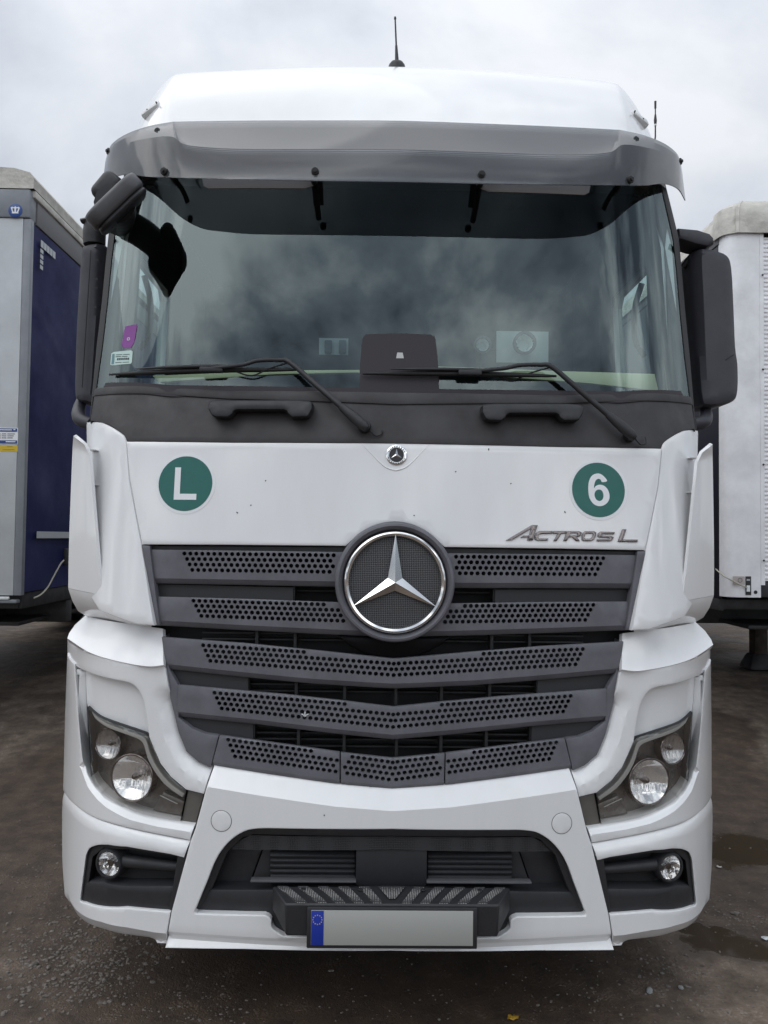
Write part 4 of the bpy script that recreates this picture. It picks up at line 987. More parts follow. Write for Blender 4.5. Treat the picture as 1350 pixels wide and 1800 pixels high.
# ---- lower corners: shelf, headlight surround, recess
def shelf(mir):
    A_ = [(150, 1082, .41), (168, 1087, .34), (202, 1093, .255), (244, 1099, .19), (286, 1105, .155)]
    B_ = [(132, 1098, .405), (160, 1110, .312), (200, 1123, .222), (245, 1131, .164), (286.5, 1135, .132)]
    C_ = [(121.5, 1113, .375), (156, 1136, .265), (200, 1150, .175), (252, 1159, .122), (287, 1158, .108)]
    D_ = [(118.5, 1122, .345), (156, 1146, .24), (200, 1160.5, .155), (256, 1171, .108), (287.5, 1169, .098)]
    tp(loft('headlight_shelf', [[T(*p) for p in r] for r in (A_, B_, C_, D_)], WHITE, None, 5, 0.02, mirror=mir, off=-1))
shelf(False); shelf(True)
gl_line = [(287, 1168), (291, 1176), (300, 1233), (313, 1287), (327, 1322), (349, 1342), (371, 1351)]
hlt = [(358, 1396), (327, 1388.5), (300, 1366), (282, 1343), (271, 1318), (262, 1296)]
sur = [(118.2, 1121), (135, 1136), (156, 1146), (200, 1160), (256, 1171)] + gl_line + hlt + CR([(262, 1296), (258, 1262), (252, 1231), (243, 1213), (231, 1202), (213, 1197)], 3)[1:] + [(184, 1191), (156, 1182), (133, 1171), (118, 1149)]
def f_sur(x, z): return 0.045 + corner(x, 0.90, 2.1)
gl_w = WL([(300, 1233), (313, 1287), (327, 1322), (349, 1342), (371, 1351), (380, 1355)], f_sur)
tp(panels2('headlight_surround', WL(sur, f_sur), f_sur, WHITE, None, edge=0.004, step=0.018, angle=22, thick=0.07, chamfers=[(gl_w, 0.055, 0.035, 1.3)]))
rec = [(149, 1165), (190, 1180), (240, 1190), (266, 1215), (270, 1300), (256, 1289), (233, 1281), (189, 1266), (153, 1241)]
def f_rec(x, z): return 0.085 + corner(x, 0.9, 2.1)
tp(panels2('recess_panel', WL(rec, f_rec), f_rec, WHITE, None, edge=0.004, step=0.03, thick=0.05))
# inner white wall and two webs behind the slim fin
tp(panels2('inner_fin', WL([(141, 1178), (151, 1180), (153, 1242), (158, 1374), (150, 1362), (142, 1320), (139, 1250)], lambda x, z: 0.36), lambda x, z: 0.36 - 0.3 * (abs(x) - 1.15), WHITE, None, edge=0.003, step=0.04, thick=0.12))
for py, h in ((1184, 0.022), (1242, 0.02)):
    a = T(138, py, 0.34)
    for s_ in (1, -1): tp(box('fin_web', (s_ * a.x, 0.42, a.z), (0.04, 0.10, h), WHITE, None, 0.004))

tp(panels2('fin_backing', WL([(126, 1160), (150, 1176), (152, 1300), (140, 1330), (132, 1240)], lambda x, z: 0.46), lambda x, z: 0.46, BLACKD, None, edge=0, step=0.1, thick=0.02))
# ---- headlights
def f_hl(x, z): return 0.058 + corner(x, 0.90, 2.1)
hl_o = CR([(153, 1243), (170, 1258), (189, 1267), (233, 1282), (256, 1290)], 3) + CR([(262, 1296), (271, 1318), (282, 1343), (300, 1366), (327, 1389)], 3) + [(316, 1447.5)] + CR([(316, 1447.5), (278, 1439), (240, 1429), (211, 1417), (185, 1402), (170, 1390), (159.5, 1373)], 3)[1:] + [(156, 1300)]
REFLD = mat('dim_reflector', (0.55, 0.55, 0.56), 0.2, metal=0.9)
def headlight(mir):
    g = grp('headlight', (0, 0.2, 0.8)); g.location = Vector(((1 if mir else -1) * 0.95, 0.2, 0.8))
    g['label'] = 'clear headlight with two round reflectors'
    Q = WL(hl_o, f_hl)
    P = lambda px, py, dy: (lambda q: (q[0], f_hl(*q) + dy, q[1]))(W((px, py), lambda x, z: f_hl(x, z) + dy))
    sub(panel('housing', Q, lambda x, z: f_hl(x, z) + 0.075, HLDARK, None, edge=0, step=0.04, thick=0.02, mirror=mir), g)
    # side walls
    n = len(Q); V = [(x, f_hl(x, z) + d, z) for d in (0.004, 0.08) for x, z in Q]
    F = [(i, n + i, n + (i + 1) % n, (i + 1) % n) for i in range(n)]
    if mir: V = [(-a, b, c) for a, b, c in V]
    sub(mesh('housing_wall', V, F, RUBBER, None), g)
    # light trim strip following the upper edge
    tl = CR([(158, 1254), (172, 1266), (190, 1276), (232, 1291), (250, 1298), (256, 1308), (262, 1328), (274, 1352), (294, 1377), (322, 1399)], 3)
    ti = CR([(163, 1264), (173, 1273), (190, 1283), (231, 1298), (245, 1305), (251, 1316), (256, 1334), (268, 1358), (289, 1384), (318, 1405)], 3)
    sub(panel('trim', WL(tl, f_hl) + list(reversed(WL(ti, f_hl))), lambda x, z: f_hl(x, z) + 0.018, HLTRIM, None, edge=0.003, step=0.05, thick=0.05, mirror=mir), g)
    # reflectors: faceted bowls
    def bowl(px, py, r, dy, name, seed, tilt):
        c = Vector(P(px, py, dy)); rr = random.Random(seed)
        ax = Vector((-tilt, -1, 0.02)).normalized(); q = ax.to_track_quat('Z', 'Y').to_matrix()
        nr, na = 12, 44; V, F = [], []
        for i in range(nr + 1):
            t = i / nr; rad = r * (1 - t * 0.86); dep = -r * 0.42 * (1 - (1 - t) ** 2)
            for k in range(na):
                a = 2 * math.pi * k / na
                jit = (0.0013 * math.sin(rad * math.cos(a) * 380) + 0.0006 * math.sin(rad * math.sin(a) * 200 + 1)) * (1 if 0 < i < nr else 0)
                V.append(c + q @ Vector((rad * math.cos(a), rad * math.sin(a), dep + jit)))
        for i in range(nr):
            for k in range(na): F.append((i * na + k, i * na + (k + 1) % na, (i + 1) * na + (k + 1) % na, (i + 1) * na + k))
        F.append(tuple(nr * na + k for k in range(na)))
        if mir: V = [Vector((-v.x, v.y, v.z)) for v in V]; F = [tuple(reversed(t)) for t in F]
        sub(mesh(name, V, F, REFL if r > 0.06 else REFLD, None, True, 60), g)
        sub(lathe('reflector_rim', c, ax, [(-0.03, r * 1.10), (0.002, r * 1.08), (0.004, r * 1.05), (0.003, r * 1.0), (-0.004, r * 0.985)], CHROMED, None, 40, mir), g)
        sub(lathe('bulb', c + ax * (-r * 0.55), ax, [(-0.02, r * 0.16), (r * 0.25, r * 0.16), (r * 0.40, r * 0.12), (r * 0.44, 0.0)], CHROMED if r > 0.05 else LAMPW, None, 16, mir), g)
    bowl(232, 1367, 0.078, 0.022, 'main_reflector', 3, 0.25)
    bowl(190, 1308, 0.052, 0.022, 'small_reflector', 5, 0.35)
    sub(panel('indicator_plate', WL([(281, 1400), (322, 1418), (312, 1442), (262, 1432)], f_hl), lambda x, z: f_hl(x, z) + 0.045, HLDARK, None, edge=0.004, step=0.04, thick=0.02, mirror=mir), g)
    q0, q1 = Vector(P(281, 1398, 0.035)), Vector(P(312, 1413, 0.035))
    sub(tube('indicator_rib', [q0, q1], 0.0016, HLTRIM, None, 6, 0, mirror=mir), g)
    sub(panel('lens', Q, lambda x, z: f_hl(x, z) + 0.002, LENS, None, edge=0.006, step=0.03, thick=0.0, mirror=mir), g)
headlight(False); headlight(True)
tp(panels2('lamp_filler', WL([(329, 1392), (357, 1397), (342, 1451.5), (317, 1447)], f_hl), lambda x, z: f_hl(x, z) + 0.012, SEAMGREY, None, edge=0.002, step=0.05, thick=0.05))

# ---- wing under the headlight with its slim upright fin
def f_wing(x, z): return 0.03 + corner(x, 0.90, 2.1)
wing = CR([(118, 1148), (122, 1158), (131, 1168)], 3) + CR([(133, 1195), (136, 1240), (141, 1300), (147, 1349), (158, 1378), (172, 1396), (189, 1411), (233, 1433), (278, 1444), (340, 1454)], 3) + [(333.5, 1477)] + CR([(333.5, 1477), (290, 1469), (233, 1457), (167, 1438), (127, 1411), (110.5, 1389)], 3)[1:] + [(111, 1375), (114, 1255)]
up_w = WL([(147, 1349), (158, 1378), (172, 1396), (189, 1411), (233, 1433), (278, 1444), (340, 1454)], f_wing)
tp(panels2('headlight_wing', WL(wing, f_wing), f_wing, WHITE, None, edge=0.004, step=0.018, angle=22, thick=0.25, chamfers=[(up_w, 0.018, 0.018, 1.0)]))

# ---- bumper corners with fog lamps
bc = CR([(110.3, 1392.5), (127, 1414.5), (167, 1441.5), (233, 1460.5), (290, 1472.5), (332.5, 1481)], 3) + [(299.5, 1604), (288.5, 1667)] + CR([(272, 1666), (266, 1660), (258, 1655.5)], 3) + CR([(179, 1642), (150, 1632), (132, 1618), (120, 1598), (113, 1570)], 3) + [(109, 1511), (108.5, 1430)]
fog_h = [(323, 1508), (300, 1502), (223, 1489)] + CR([(190, 1485.5), (172, 1486), (157, 1492), (150.5, 1506)], 3) + [(141, 1580)] + CR([(141, 1583), (143, 1586.5), (150, 1588)], 2) + [(222, 1596), (300, 1603)]
topc = WL(CR([(110.3, 1392.5), (127, 1414.5), (167, 1441.5), (233, 1460.5), (290, 1472.5), (332.5, 1481)], 3), f_bump)
BC = WL(bc, f_bump)
botc = WL([(294, 1664), (268, 1661), (220, 1652), (179, 1643), (150, 1633), (132, 1619), (120, 1599)], f_bump)
FH = WL(fog_h, f_bump)
# the fog pocket is open to the seam: cut it out of the outline
i_s = [i for i, p in enumerate(bc) if p == (299.5, 1604)][0]
BCo = BC[:i_s] + FH + BC[i_s:]
tp(panels2('bumper_corner', BCo, f_bump, WHITE, None, edge=0.004, step=0.014, angle=22, thick=0.16, chamfers=[(topc, 0.035, 0.016, 1.6), (botc, 0.043, 0.034, 1.0)]))
def foglamp(mir):
    fi = lambda x, z: f_bump(x, z) + 0.030 + 0.035 * ss(0.40, 0.47, z) * 0 
    pocket = WL([(326, 1500), (170, 1476), (142, 1490), (134, 1592), (302, 1612)], f_bump)
    lower = WL([(146, 1552), (180, 1554), (312, 1560), (303, 1606), (138, 1590)], f_bump)
    g = grp('fog_lamp', ((1 if mir else -1) * 1.0, 0.2, 0.5)); g['label'] = 'round fog lamp in a black pocket'
    zl = W((200, 1552), f_bump)[1]
    sub(panel('pocket', pocket, lambda x, z: f_bump(x, z) + 0.075, BLACKD, None, edge=0, step=0.05, thick=0.01, mirror=mir), g)
    sub(panel('pocket_plate', lower, lambda x, z: f_bump(x, z) + 0.014, BLACK, None, edge=0.012, step=0.03, thick=0.06, mirror=mir), g)
    sub(panel('pocket_plate', WL([(311, 1505), (326, 1506), (304, 1604), (296, 1602)], f_bump), lambda x, z: f_bump(x, z) + 0.008, BLACK, None, edge=0.004, step=0.05, thick=0.06, mirror=mir), g)
    sub(panel('pocket_plate', WL([(146, 1494), (172, 1482), (223, 1486), (318, 1504), (316, 1511), (223, 1497), (180, 1494), (160, 1510), (152, 1560), (140, 1585)], f_bump), lambda x, z: f_bump(x, z) + 0.016, BLACK, None, edge=0.005, step=0.03, thick=0.06, mirror=mir), g)
    q = [W(p, f_bump) for p in ((200, 1521), (250, 1527), (308, 1533))]
    sub(tube('pocket_bar', [(x, f_bump(x, z) + 0.045, z) for x, z in q], [0.024, 0.021, 0.018], BLACK, None, 14, 3, mirror=mir), g)
    c = W((189, 1522), f_bump); c3 = Vector((c[0], f_bump(*c) + 0.022, c[1]))
    ax = Vector((-0.28, -1, 0.0))
    sub(lathe('lamp_bezel', c3, ax, [(-0.05, 0.054), (0.0, 0.054), (0.010, 0.050), (0.011, 0.044), (0.004, 0.0415)], BLACK, None, 40, mir), g)
    rr = random.Random(2); q_ = ax.normalized().to_track_quat('Z', 'Y').to_matrix(); V, F = [], []
    for i in range(7):
        t = i / 6; rad = 0.042 * (1 - 0.85 * t); dep = 0.003 - 0.035 * (1 - (1 - t) ** 2)
        for k in range(28):
            a = 2 * math.pi * k / 28; V.append(c3 + q_ @ Vector((rad * math.cos(a), rad * math.sin(a), dep + (0.0018 if (k // 2) % 2 else -0.001) * (0 < i < 6))))
    for i in range(6):
        for k in range(28): F.append((i * 28 + k, i * 28 + (k + 1) % 28, (i + 1) * 28 + (k + 1) % 28, (i + 1) * 28 + k))
    F.append(tuple(6 * 28 + k for k in range(28)))
    if mir: V = [Vector((-v.x, v.y, v.z)) for v in V]; F = [tuple(reversed(t)) for t in F]
    sub(mesh('lamp_reflector', V, F, REFL, None, False), g)
    sub(lathe('lamp_shield', c3 + ax.normalized() * -0.012, ax, [(-0.02, 0.012), (0.008, 0.012), (0.010, 0.0)], CHROMED, None, 20, mir), g)
    sub(lathe('lamp_glass', c3, ax, [(0.004, 0.0425), (0.010, 0.036), (0.015, 0.022), (0.0165, 0.0)], LENS, None, 36, mir), g)
foglamp(False); foglamp(True)

# ---- bumper centre
bt = [(697, 1393), (589, 1385), (455, 1365.5), (373, 1352)]
bl_ = [(372, 1352), (359.5, 1396), (343.5, 1456), (334.5, 1480), (301, 1604), (290, 1667), (430, 1669), (697, 1672)]
op = [(697, 1458)] + CR([(470, 1456.5), (448, 1457.5), (429, 1462), (407, 1476), (389, 1496), (376, 1519), (366, 1545)], 3) + [(342, 1603), (345, 1606), (465, 1609)] + CR([(472, 1612), (477, 1618), (477, 1629), (484, 1637), (499, 1646)], 2) + [(697, 1648)]
def f_bc(x, z):
    u = 0.40 - z
    y = f_bump(x, z)
    if z < 0.347: y += 0.85 * (0.347 - z)
    if z < 0.318: y -= 1.7 * (0.318 - z)
    return y
BT = WL(bt, f_bump); BL = WL(bl_, lambda x, z: f_bc(x, z)); OP = WL(op, f_bump)
BT[0] = (0, BT[0][1]); BL[-1] = (0, BL[-1][1]); OP[0] = (0, OP[0][1]); OP[-1] = (0, OP[-1][1])
hole = mirror_half(OP)
caps = [W((389, 1443), f_bump)]
bt_full = BT + [(-0.66, BT[-1][1] + 0.01)]
bt_full = [(-x, z) for x, z in reversed(bt_full[1:])] + bt_full
bump = tp(panel('bumper', mirror_half(BT + BL), f_bc, WHITE, holes=[hole], edge=0.004, angle=22, step=0.016, thick=0.05, chamfers=[(bt_full, 0.062, 0.042, 1.0)]))
c = caps[0]
for s_ in (1, -1):
    cc = (s_ * c[0], c[1])
    onto(panel('tow_cap', circle2(cc, 0.0345), lambda x, z: f_bc(x, z) - 0.0010, WHITE, None, edge=0.0012, edepth=0.0008, step=0.02, thick=0.001, estep=0.006), bump)
    V = []; n = 48
    for r, d in ((0.0345, -0.0006), (0.0365, -0.0006)):
        for k in range(n):
            a = 2 * math.pi * k / n; x, z = cc[0] + r * math.cos(a), cc[1] + r * math.sin(a); V.append((x, f_bc(x, z) + d, z))
    onto(mesh('cap_joint', V, [(k, (k + 1) % n, n + (k + 1) % n, n + k) for k in range(n)], mat('joint_dark%d' % s_, (0.10, 0.10, 0.10), 0.8), None, False), bump)

# ---- lower air intake
LG = grp('lower_intake', (0, 0.1, 0.55)); LG['label'] = 'black lower intake with mesh strip and louvres'
def fc(d): return lambda x, z: f_bump(x, 0.6) + d
def half(pts, f):
    q = WL(pts, f)
    return [(0.0 if abs(x) < 0.012 else x, z) for x, z in q]
fr_o = half([(697, 1452), (460, 1450), (420, 1460), (380, 1495), (352, 1560), (334, 1610)], fc(.02))
fr_i = half([(345, 1606), (374, 1560), (398, 1502), (425, 1475), (445, 1469), (697, 1472)], fc(.02))
sub(panel('intake_rim', mirror_half(fr_o + fr_i), fc(.028), BLACK, None, edge=0.006, step=0.04, thick=0.08), LG)
ms = half([(697, 1469), (440, 1467), (418, 1478), (402, 1492), (697, 1492)], fc(.05))
sub(panel('mesh_strip', mirror_half(ms), lambda x, z: fc(.045)(x, z), FINEMESH, None, edge=0, step=0.06, thick=0.03), LG)
sub(panel('intake_back', mirror_half(half([(697, 1480), (400, 1480), (350, 1615), (697, 1615)], fc(.16))), fc(.16), BLACKD, None, edge=0, step=0.1, thick=0.02), LG)
for k in range(6):                                     # louvres both sides of the radar box
    a, b = T(475, 1500 + k * 9.2, .10), T(624, 1500 + k * 9.2, .09)
    for s_ in (1, -1):
        sub(box('louvre', (s_ * (a.x + b.x) / 2, 0.115, a.z), (b.x - a.x, 0.045, 0.012), BLACK, None, 0.003, rot=(R_(25), 'X')), LG)
sub(panels2('louvre_side', WL([(463, 1492), (476, 1492), (476, 1552), (441, 1552)], fc(.08)), fc(.075), BLACK, None, edge=0.003, step=0.05, thick=0.06), LG)
sub(panels2('side_cheek', WL([(398, 1492), (461, 1492), (439, 1552), (440, 1566), (372, 1566)], fc(.10)), fc(.095), BLACK, None, edge=0.003, step=0.05, thick=0.05), LG)
a, b = T(440, 1549.5, .06), T(626, 1549.5, .06)
for s_ in (1, -1): sub(box('louvre_sill', (s_ * (a.x + b.x) / 2, 0.075, a.z), (b.x - a.x, 0.03, 0.007), PILLAR, None, 0.002), LG)
sub(box('radar_box', (0, 0.125, T(697, 1524, .06).z), (0.245, 0.10, 0.145), BLACK, None, 0.006), LG)
# ledge with rounded end that carries the step
zl = T(420, 1566, .05).z
led = half([(697, 1562), (480, 1563), (369, 1563), (344, 1604), (470, 1608), (480, 1620), (485, 1640), (697, 1646)], fc(.03))
sub(panel('ledge', mirror_half(led), fc(.028), BLACK, None, edge=0.008, step=0.04, thick=0.10), LG)
# ---- step with tread strips
ST = grp('bumper_step', (0, 0, 0.45)); ST['label'] = 'black step with diagonal tread strips above the number plate'
sy0, sy1 = -0.075, 0.035                              # front and back edge of the step
ztb = T(690, 1559, sy1).z; ztf = T(690, 1590, sy0).z
xb = abs(T(479, 1559, sy1).x); xf = abs(T(501, 1590, sy0).x); zb_ = T(690, 1648, sy0).z
V = [(-xb, sy1, ztb), (xb, sy1, ztb), (xf, sy0, ztf), (-xf, sy0, ztf), (-xb, sy1, zb_ + 0.035), (xb, sy1, zb_ + 0.035), (xf - 0.005, sy0 + 0.004, zb_), (-xf + 0.005, sy0 + 0.004, zb_)]
F = [(0, 3, 2, 1), (3, 7, 6, 2), (0, 4, 7, 3), (1, 2, 6, 5), (4, 5, 6, 7), (0, 1, 5, 4)]
o = sub(mesh('step_body', V, F, BLACK, None, True, 20), ST)
bv = o.modifiers.new('rounded', 'BEVEL'); bv.width = 0.006; bv.segments = 3; bv.limit_method = 'NONE'
def step_pt(u, v):
    """u: -1..1 across, v: 0 back .. 1 front, a hair above the tread"""
    xw = xb + (xf - xb) * v
    return (u * xw, sy1 + (sy0 - sy1) * v, ztb + (ztf - ztb) * v + 0.0015)
def strip(u0, u1, sl, s_):
    v0, v1 = 0.06, 0.94
    V = [step_pt(s_ * u0, v0), step_pt(s_ * u1, v0), step_pt(s_ * (u1 + sl), v1), step_pt(s_ * (u0 + sl), v1)]
    V = V + [(x, y, z - 0.004) for x, y, z in V]; V = [(x, y, z + 0.003) for x, y, z in V[:4]] + V[4:]
    F = [(0, 1, 2, 3), (0, 4, 5, 1), (1, 5, 6, 2), (2, 6, 7, 3), (3, 7, 4, 0)]
    if s_ > 0: F = [tuple(reversed(t)) for t in F]
    sub(mesh('tread_strip', V, F, TREADM, None, False), ST)
for s_ in (1, -1):
    for k in range(5):
        u = -0.965 + k * 0.172
        strip(u, u + 0.085, 0.10 if k else 0.085, s_)
V = [step_pt(-0.115, .06), step_pt(.115, .06), step_pt(.03, .75), step_pt(-.03, .75)]; V = [(x, y, z + .003) for x, y, z in V]
sub(mesh('tread_strip', V, [(0, 3, 2, 1)], TREADM, None, False), ST)
for u in (-0.76, -0.27, 0.27, 0.76):
    p = step_pt(u, .25); sub(lathe('screw', (p[0], p[1], p[2] + .003), (0, 0, 1), [(0, .008), (.003, .007), (.003, 0)], RUBBER, None, 14), ST)
# ---- number plate: blue band with a ring of stars, the rest left blank
NP = grp('number_plate', (0, -0.08, 0.38)); NP['label'] = 'number plate with blue band of yellow stars'
pz = (T(690, 1602, -.088).z + T(690, 1660, -.088).z) / 2
xc = 0.0
sub(box('plate_holder', (xc, -0.083, pz - .002), (0.548, 0.010, 0.130), BLACK, None, 0.004), NP)
sub(box('plate', (xc, -0.0893, pz), (0.520, 0.002, 0.110), PLATE, None, 0.0008), NP)
sub(box('blue_band', (xc - 0.2395, -0.0908, pz), (0.0395, 0.0014, 0.108), EUBLUE, None, 0.0003), NP)
STARY = mat('star_yellow', (0.62, 0.55, 0.22), 0.5)
for k in range(12):
    a = 2 * math.pi * k / 12
    V = []
    for j in range(10):
        b = math.pi / 2 + j * math.pi / 5; r = 0.0026 if j % 2 == 0 else 0.0011
        V.append((xc - 0.2395 + 0.0145 * math.cos(a) + r * math.cos(b), -0.0919, pz + 0.026 + 0.0145 * math.sin(a) + r * math.sin(b)))
    sub(mesh('plate_star', V, [tuple(reversed(range(10)))], STARY, None, False), NP)

tp(panels2('pillar_trim', [(-1.10, 3.2)] + wl_ + [W((166, 700), f_ws), W((182, 700), f_ws)] + list(reversed(WL([(217, 404), (210, 460), (203, 533), (195, 610), (184, 688)], f_ws))) + [(-1.05, 3.2)], lambda x, z: f_ws(x, z) + 0.025 + 0.0 * z, INTER, None, edge=0.004, step=0.05, thick=0.10))

# ---- roof: sloping white front between two ridges, side faces, marker lamps
def f_roof_rows():
    rows = []
    # each row: (half width of the front face, y, z) then the side point (x, y, z)
    spec = [(0.93, 0.40, 3.17, 1.10, 0.48, 3.14), (0.935, 0.44, 3.28, 1.115, 0.56, 3.26), (0.945, 0.50, 3.38, 1.125, 0.66, 3.39), (0.965, 0.60, 3.55, 1.138, 0.78, 3.545),
            (0.985, 0.74, 3.72, 1.142, 0.90, 3.67), (1.00, 0.86, 3.800, 1.125, 1.02, 3.735), (1.01, 1.05, 3.835, 1.10, 1.20, 3.77), (1.01, 2.25, 3.85, 1.10, 2.26, 3.78)]
    for w_, y, z, xs, ys, zs in spec:
        arch = 0.028 if z > 3.6 else 0.012
        L_ = [(-xs, ys, zs), (-(w_ + (xs - w_) * 0.6), y + (ys - y) * 0.5, z + (zs - z) * 0.45), (-(w_ + (xs - w_) * 0.14), y + (ys - y) * 0.08, z + (zs - z) * 0.05 - 0.004), (-w_ * 0.955, y - 0.004, z + 0.002), (-w_ * 0.7, y - 0.018, z + arch * 0.45),
              (-w_ * 0.35, y - 0.035, z + arch * 0.85), (0, y - 0.04, z + arch)]
        rows.append(L_ + [(-x, y_, z_) for x, y_, z_ in reversed(L_[:-1])])
    return rows
RR = f_roof_rows()
RRs = [list(r) for r in zip(*[CR(list(col), 3) for col in zip(*RR)])]
roof = tp(loft('roof', list(reversed(RRs)), WHITE, None, 4, 0.0, angle=60))
def rot_front(rz, rx): return Matrix.Rotation(rz, 4, 'Z') @ Matrix.Rotation(rx, 4, 'X')
for s_ in (-1, 1):
    p = T(271, 199, 0.66); x = s_ * abs(p.x)
    ml = tp(box('marker_lamp', (x, 0.66, p.z), (0.100, 0.06, 0.040), LAMPW, None, 0.010, rot=Matrix.Rotation(s_ * R_(38), 4, 'Z') @ Matrix.Rotation(R_(-28), 4, 'X') @ Matrix.Rotation(s_ * R_(16), 4, 'Y')))
    for k in (-1, 1): onto(box('lamp_screw', (x + k * 0.024, 0.624 + s_ * k * 0.018, p.z + 0.010 - s_ * k * 0.006), (0.006, 0.012, 0.006), RUBBER, None, 0.002), ml)
# main antenna
q = T(697, 134, 0.90)
an = tp(lathe('antenna', (0.006, 0.90, q.z - 0.012), (0, -0.2, 1), [(0, 0.050), (0.012, 0.052), (0.03, 0.047), (0.06, 0.036), (0.072, 0.026), (0.078, 0.010)], BLACK, None, 32)); an['label'] = 'short black roof antenna'
top_ = T(694.5, 30, 0.90); base_ = Vector((0.006, 0.886, q.z + 0.06)); mid_ = base_.lerp(top_, 0.36)
onto(tube('antenna_rod', [base_, mid_], [0.0095, 0.0055], BLACK, None, 8, 0), an)
onto(tube('antenna_rod', [mid_, base_.lerp(top_, 0.97)], [0.0042, 0.0036], BLACK, None, 8, 0), an)
onto(tube('antenna_tip', [base_.lerp(top_, 0.955), top_], [0.0058, 0.005], BLACK, None, 8, 0), an)
# second antenna at the right rear roof edge
a, b = T(1152, 240, 1.6), T(1152, 178, 1.6)
an2 = tp(tube('antenna', [a - Vector((0.02, 0, 0.18)), a, a.lerp(b, 0.4)], [0.005, 0.004], BLACK, None, 8, 0)); an2['label'] = 'thin radio antenna at the roof edge'
onto(tube('antenna_rod', [a.lerp(b, 0.36), a.lerp(b, 0.45), a.lerp(b, 0.62)], [0.007, 0.009, 0.005], BLACK, None, 8, 0), an2)
onto(tube('antenna_rod', [a.lerp(b, 0.6), a.lerp(b, 0.83)], 0.0035, BLACK, None, 8, 0), an2)
onto(tube('antenna_tip', [a.lerp(b, 0.80), b], [0.006, 0.0065], BLACK, None, 8, 0), an2)
onto(tube('antenna_mark', [a.lerp(b, 0.30), a.lerp(b, 0.35)], 0.0065, LAMPW, None, 8, 0), an2)

# ---- smoked sun visor
def vis(xs):
    out = []
    for px, py, Y in xs: out.append(T(px, py, Y))
    return out
# traced on the left half, mirrored; rows from the upper lip down to the lower edge
v0 = [(189, 272, .74), (197, 254, .62), (222, 236.5, .50), (260, 223, .44), (300, 215.5, .415), (318, 214.5, .412), (420, 213, .405), (560, 212.5, .398), (697, 213, .394)]
v1 = [(188, 275, .735), (195, 260, .61), (221, 243, .475), (260, 231, .405), (300, 226, .372), (322, 238, .350), (420, 240, .325), (560, 240, .312), (697, 240.5, .308)]
v2 = [(187, 279, .73), (194, 267, .605), (221, 253, .460), (260, 244, .375), (302, 241, .328), (330, 256, .275), (420, 262.5, .240), (560, 263, .222), (697, 263.5, .216)]
v3 = [(186, 284, .73), (194, 280, .60), (222, 275, .445), (260, 272, .35), (303, 272, .292), (340, 277, .250), (420, 281, .215), (560, 283, .197), (697, 284, .190)]
v4 = [(184, 300, .73), (194, 296, .595), (222, 297, .432), (262, 297.5, .333), (305, 299, .270), (345, 302, .228), (420, 304, .192), (560, 307, .173), (697, 309, .166)]
v5 = [(179, 335, .73), (195, 315, .595), (224, 307, .428), (262, 311, .328), (305, 312.5, .264), (345, 313.5, .221), (420, 315, .185), (560, 318, .166), (697, 320, .159)]
vrows = []
for r in (v0, v1, v2, v3, v4, v5):
    r = [(a, b, r[-1][2] + (y - r[-1][2]) * (0.5 if a > 290 else 0.72 if a > 240 else 1.0)) for a, b, y in r]
    L_ = vis(r); L_[-1].x = 0.0
    vrows.append(L_ + [Vector((-p.x, p.y, p.z)) for p in reversed(L_[:-1])])
visor = tp(loft('sun_visor', list(reversed(vrows)), SMOKE, None, 6, 0.004, angle=11, off=0)); visor['label'] = 'smoked grey sun visor over the windscreen'
def bolt(px, py, Y, nx=0.0):
    p = T(px, py, Y)
    for s_ in (1, -1):
        onto(lathe('visor_bolt', (s_ * p.x, p.y, p.z), (s_ * nx, -1, -0.1), [(-0.012, 0.014), (0.004, 0.014), (0.006, 0.011), (0.006, 0.007), (0.012, 0.0065), (0.012, 0.0)], RUBBER, None, 18), visor)
bolt(277, 231, .355, -.45); bolt(288, 301, .225, -.45); bolt(554, 301, .168); bolt(191, 266, .65, -0.9)
# brackets behind the visor
for px in (554,):
    a, b = T(px, 238, .36), T(px, 310, .19)
    for s_ in (1, -1):
        onto(box('visor_bracket', (s_ * a.x, 0.30, (a.z + b.z) / 2 + 0.01), (0.044, 0.010, 0.20), BLACK, None, 0.003, rot=(R_(-58), 'X')), visor)
        onto(tube('visor_stay', [(s_ * a.x, 0.19, b.z + 0.03), (s_ * a.x, 0.42, b.z + 0.06)], 0.012, BLACK, None, 8, 0), visor)
for s_ in (1, -1):
    a = T(300, 303, .29)
    onto(tube('visor_stay', [(s_ * a.x, 0.29, a.z), (s_ * (a.x - 0.01), 0.35, a.z + 0.02), (s_ * (a.x - 0.03), 0.46, a.z + 0.03)], [0.013, 0.011, 0.014], BLACK, None, 8, 3), visor)

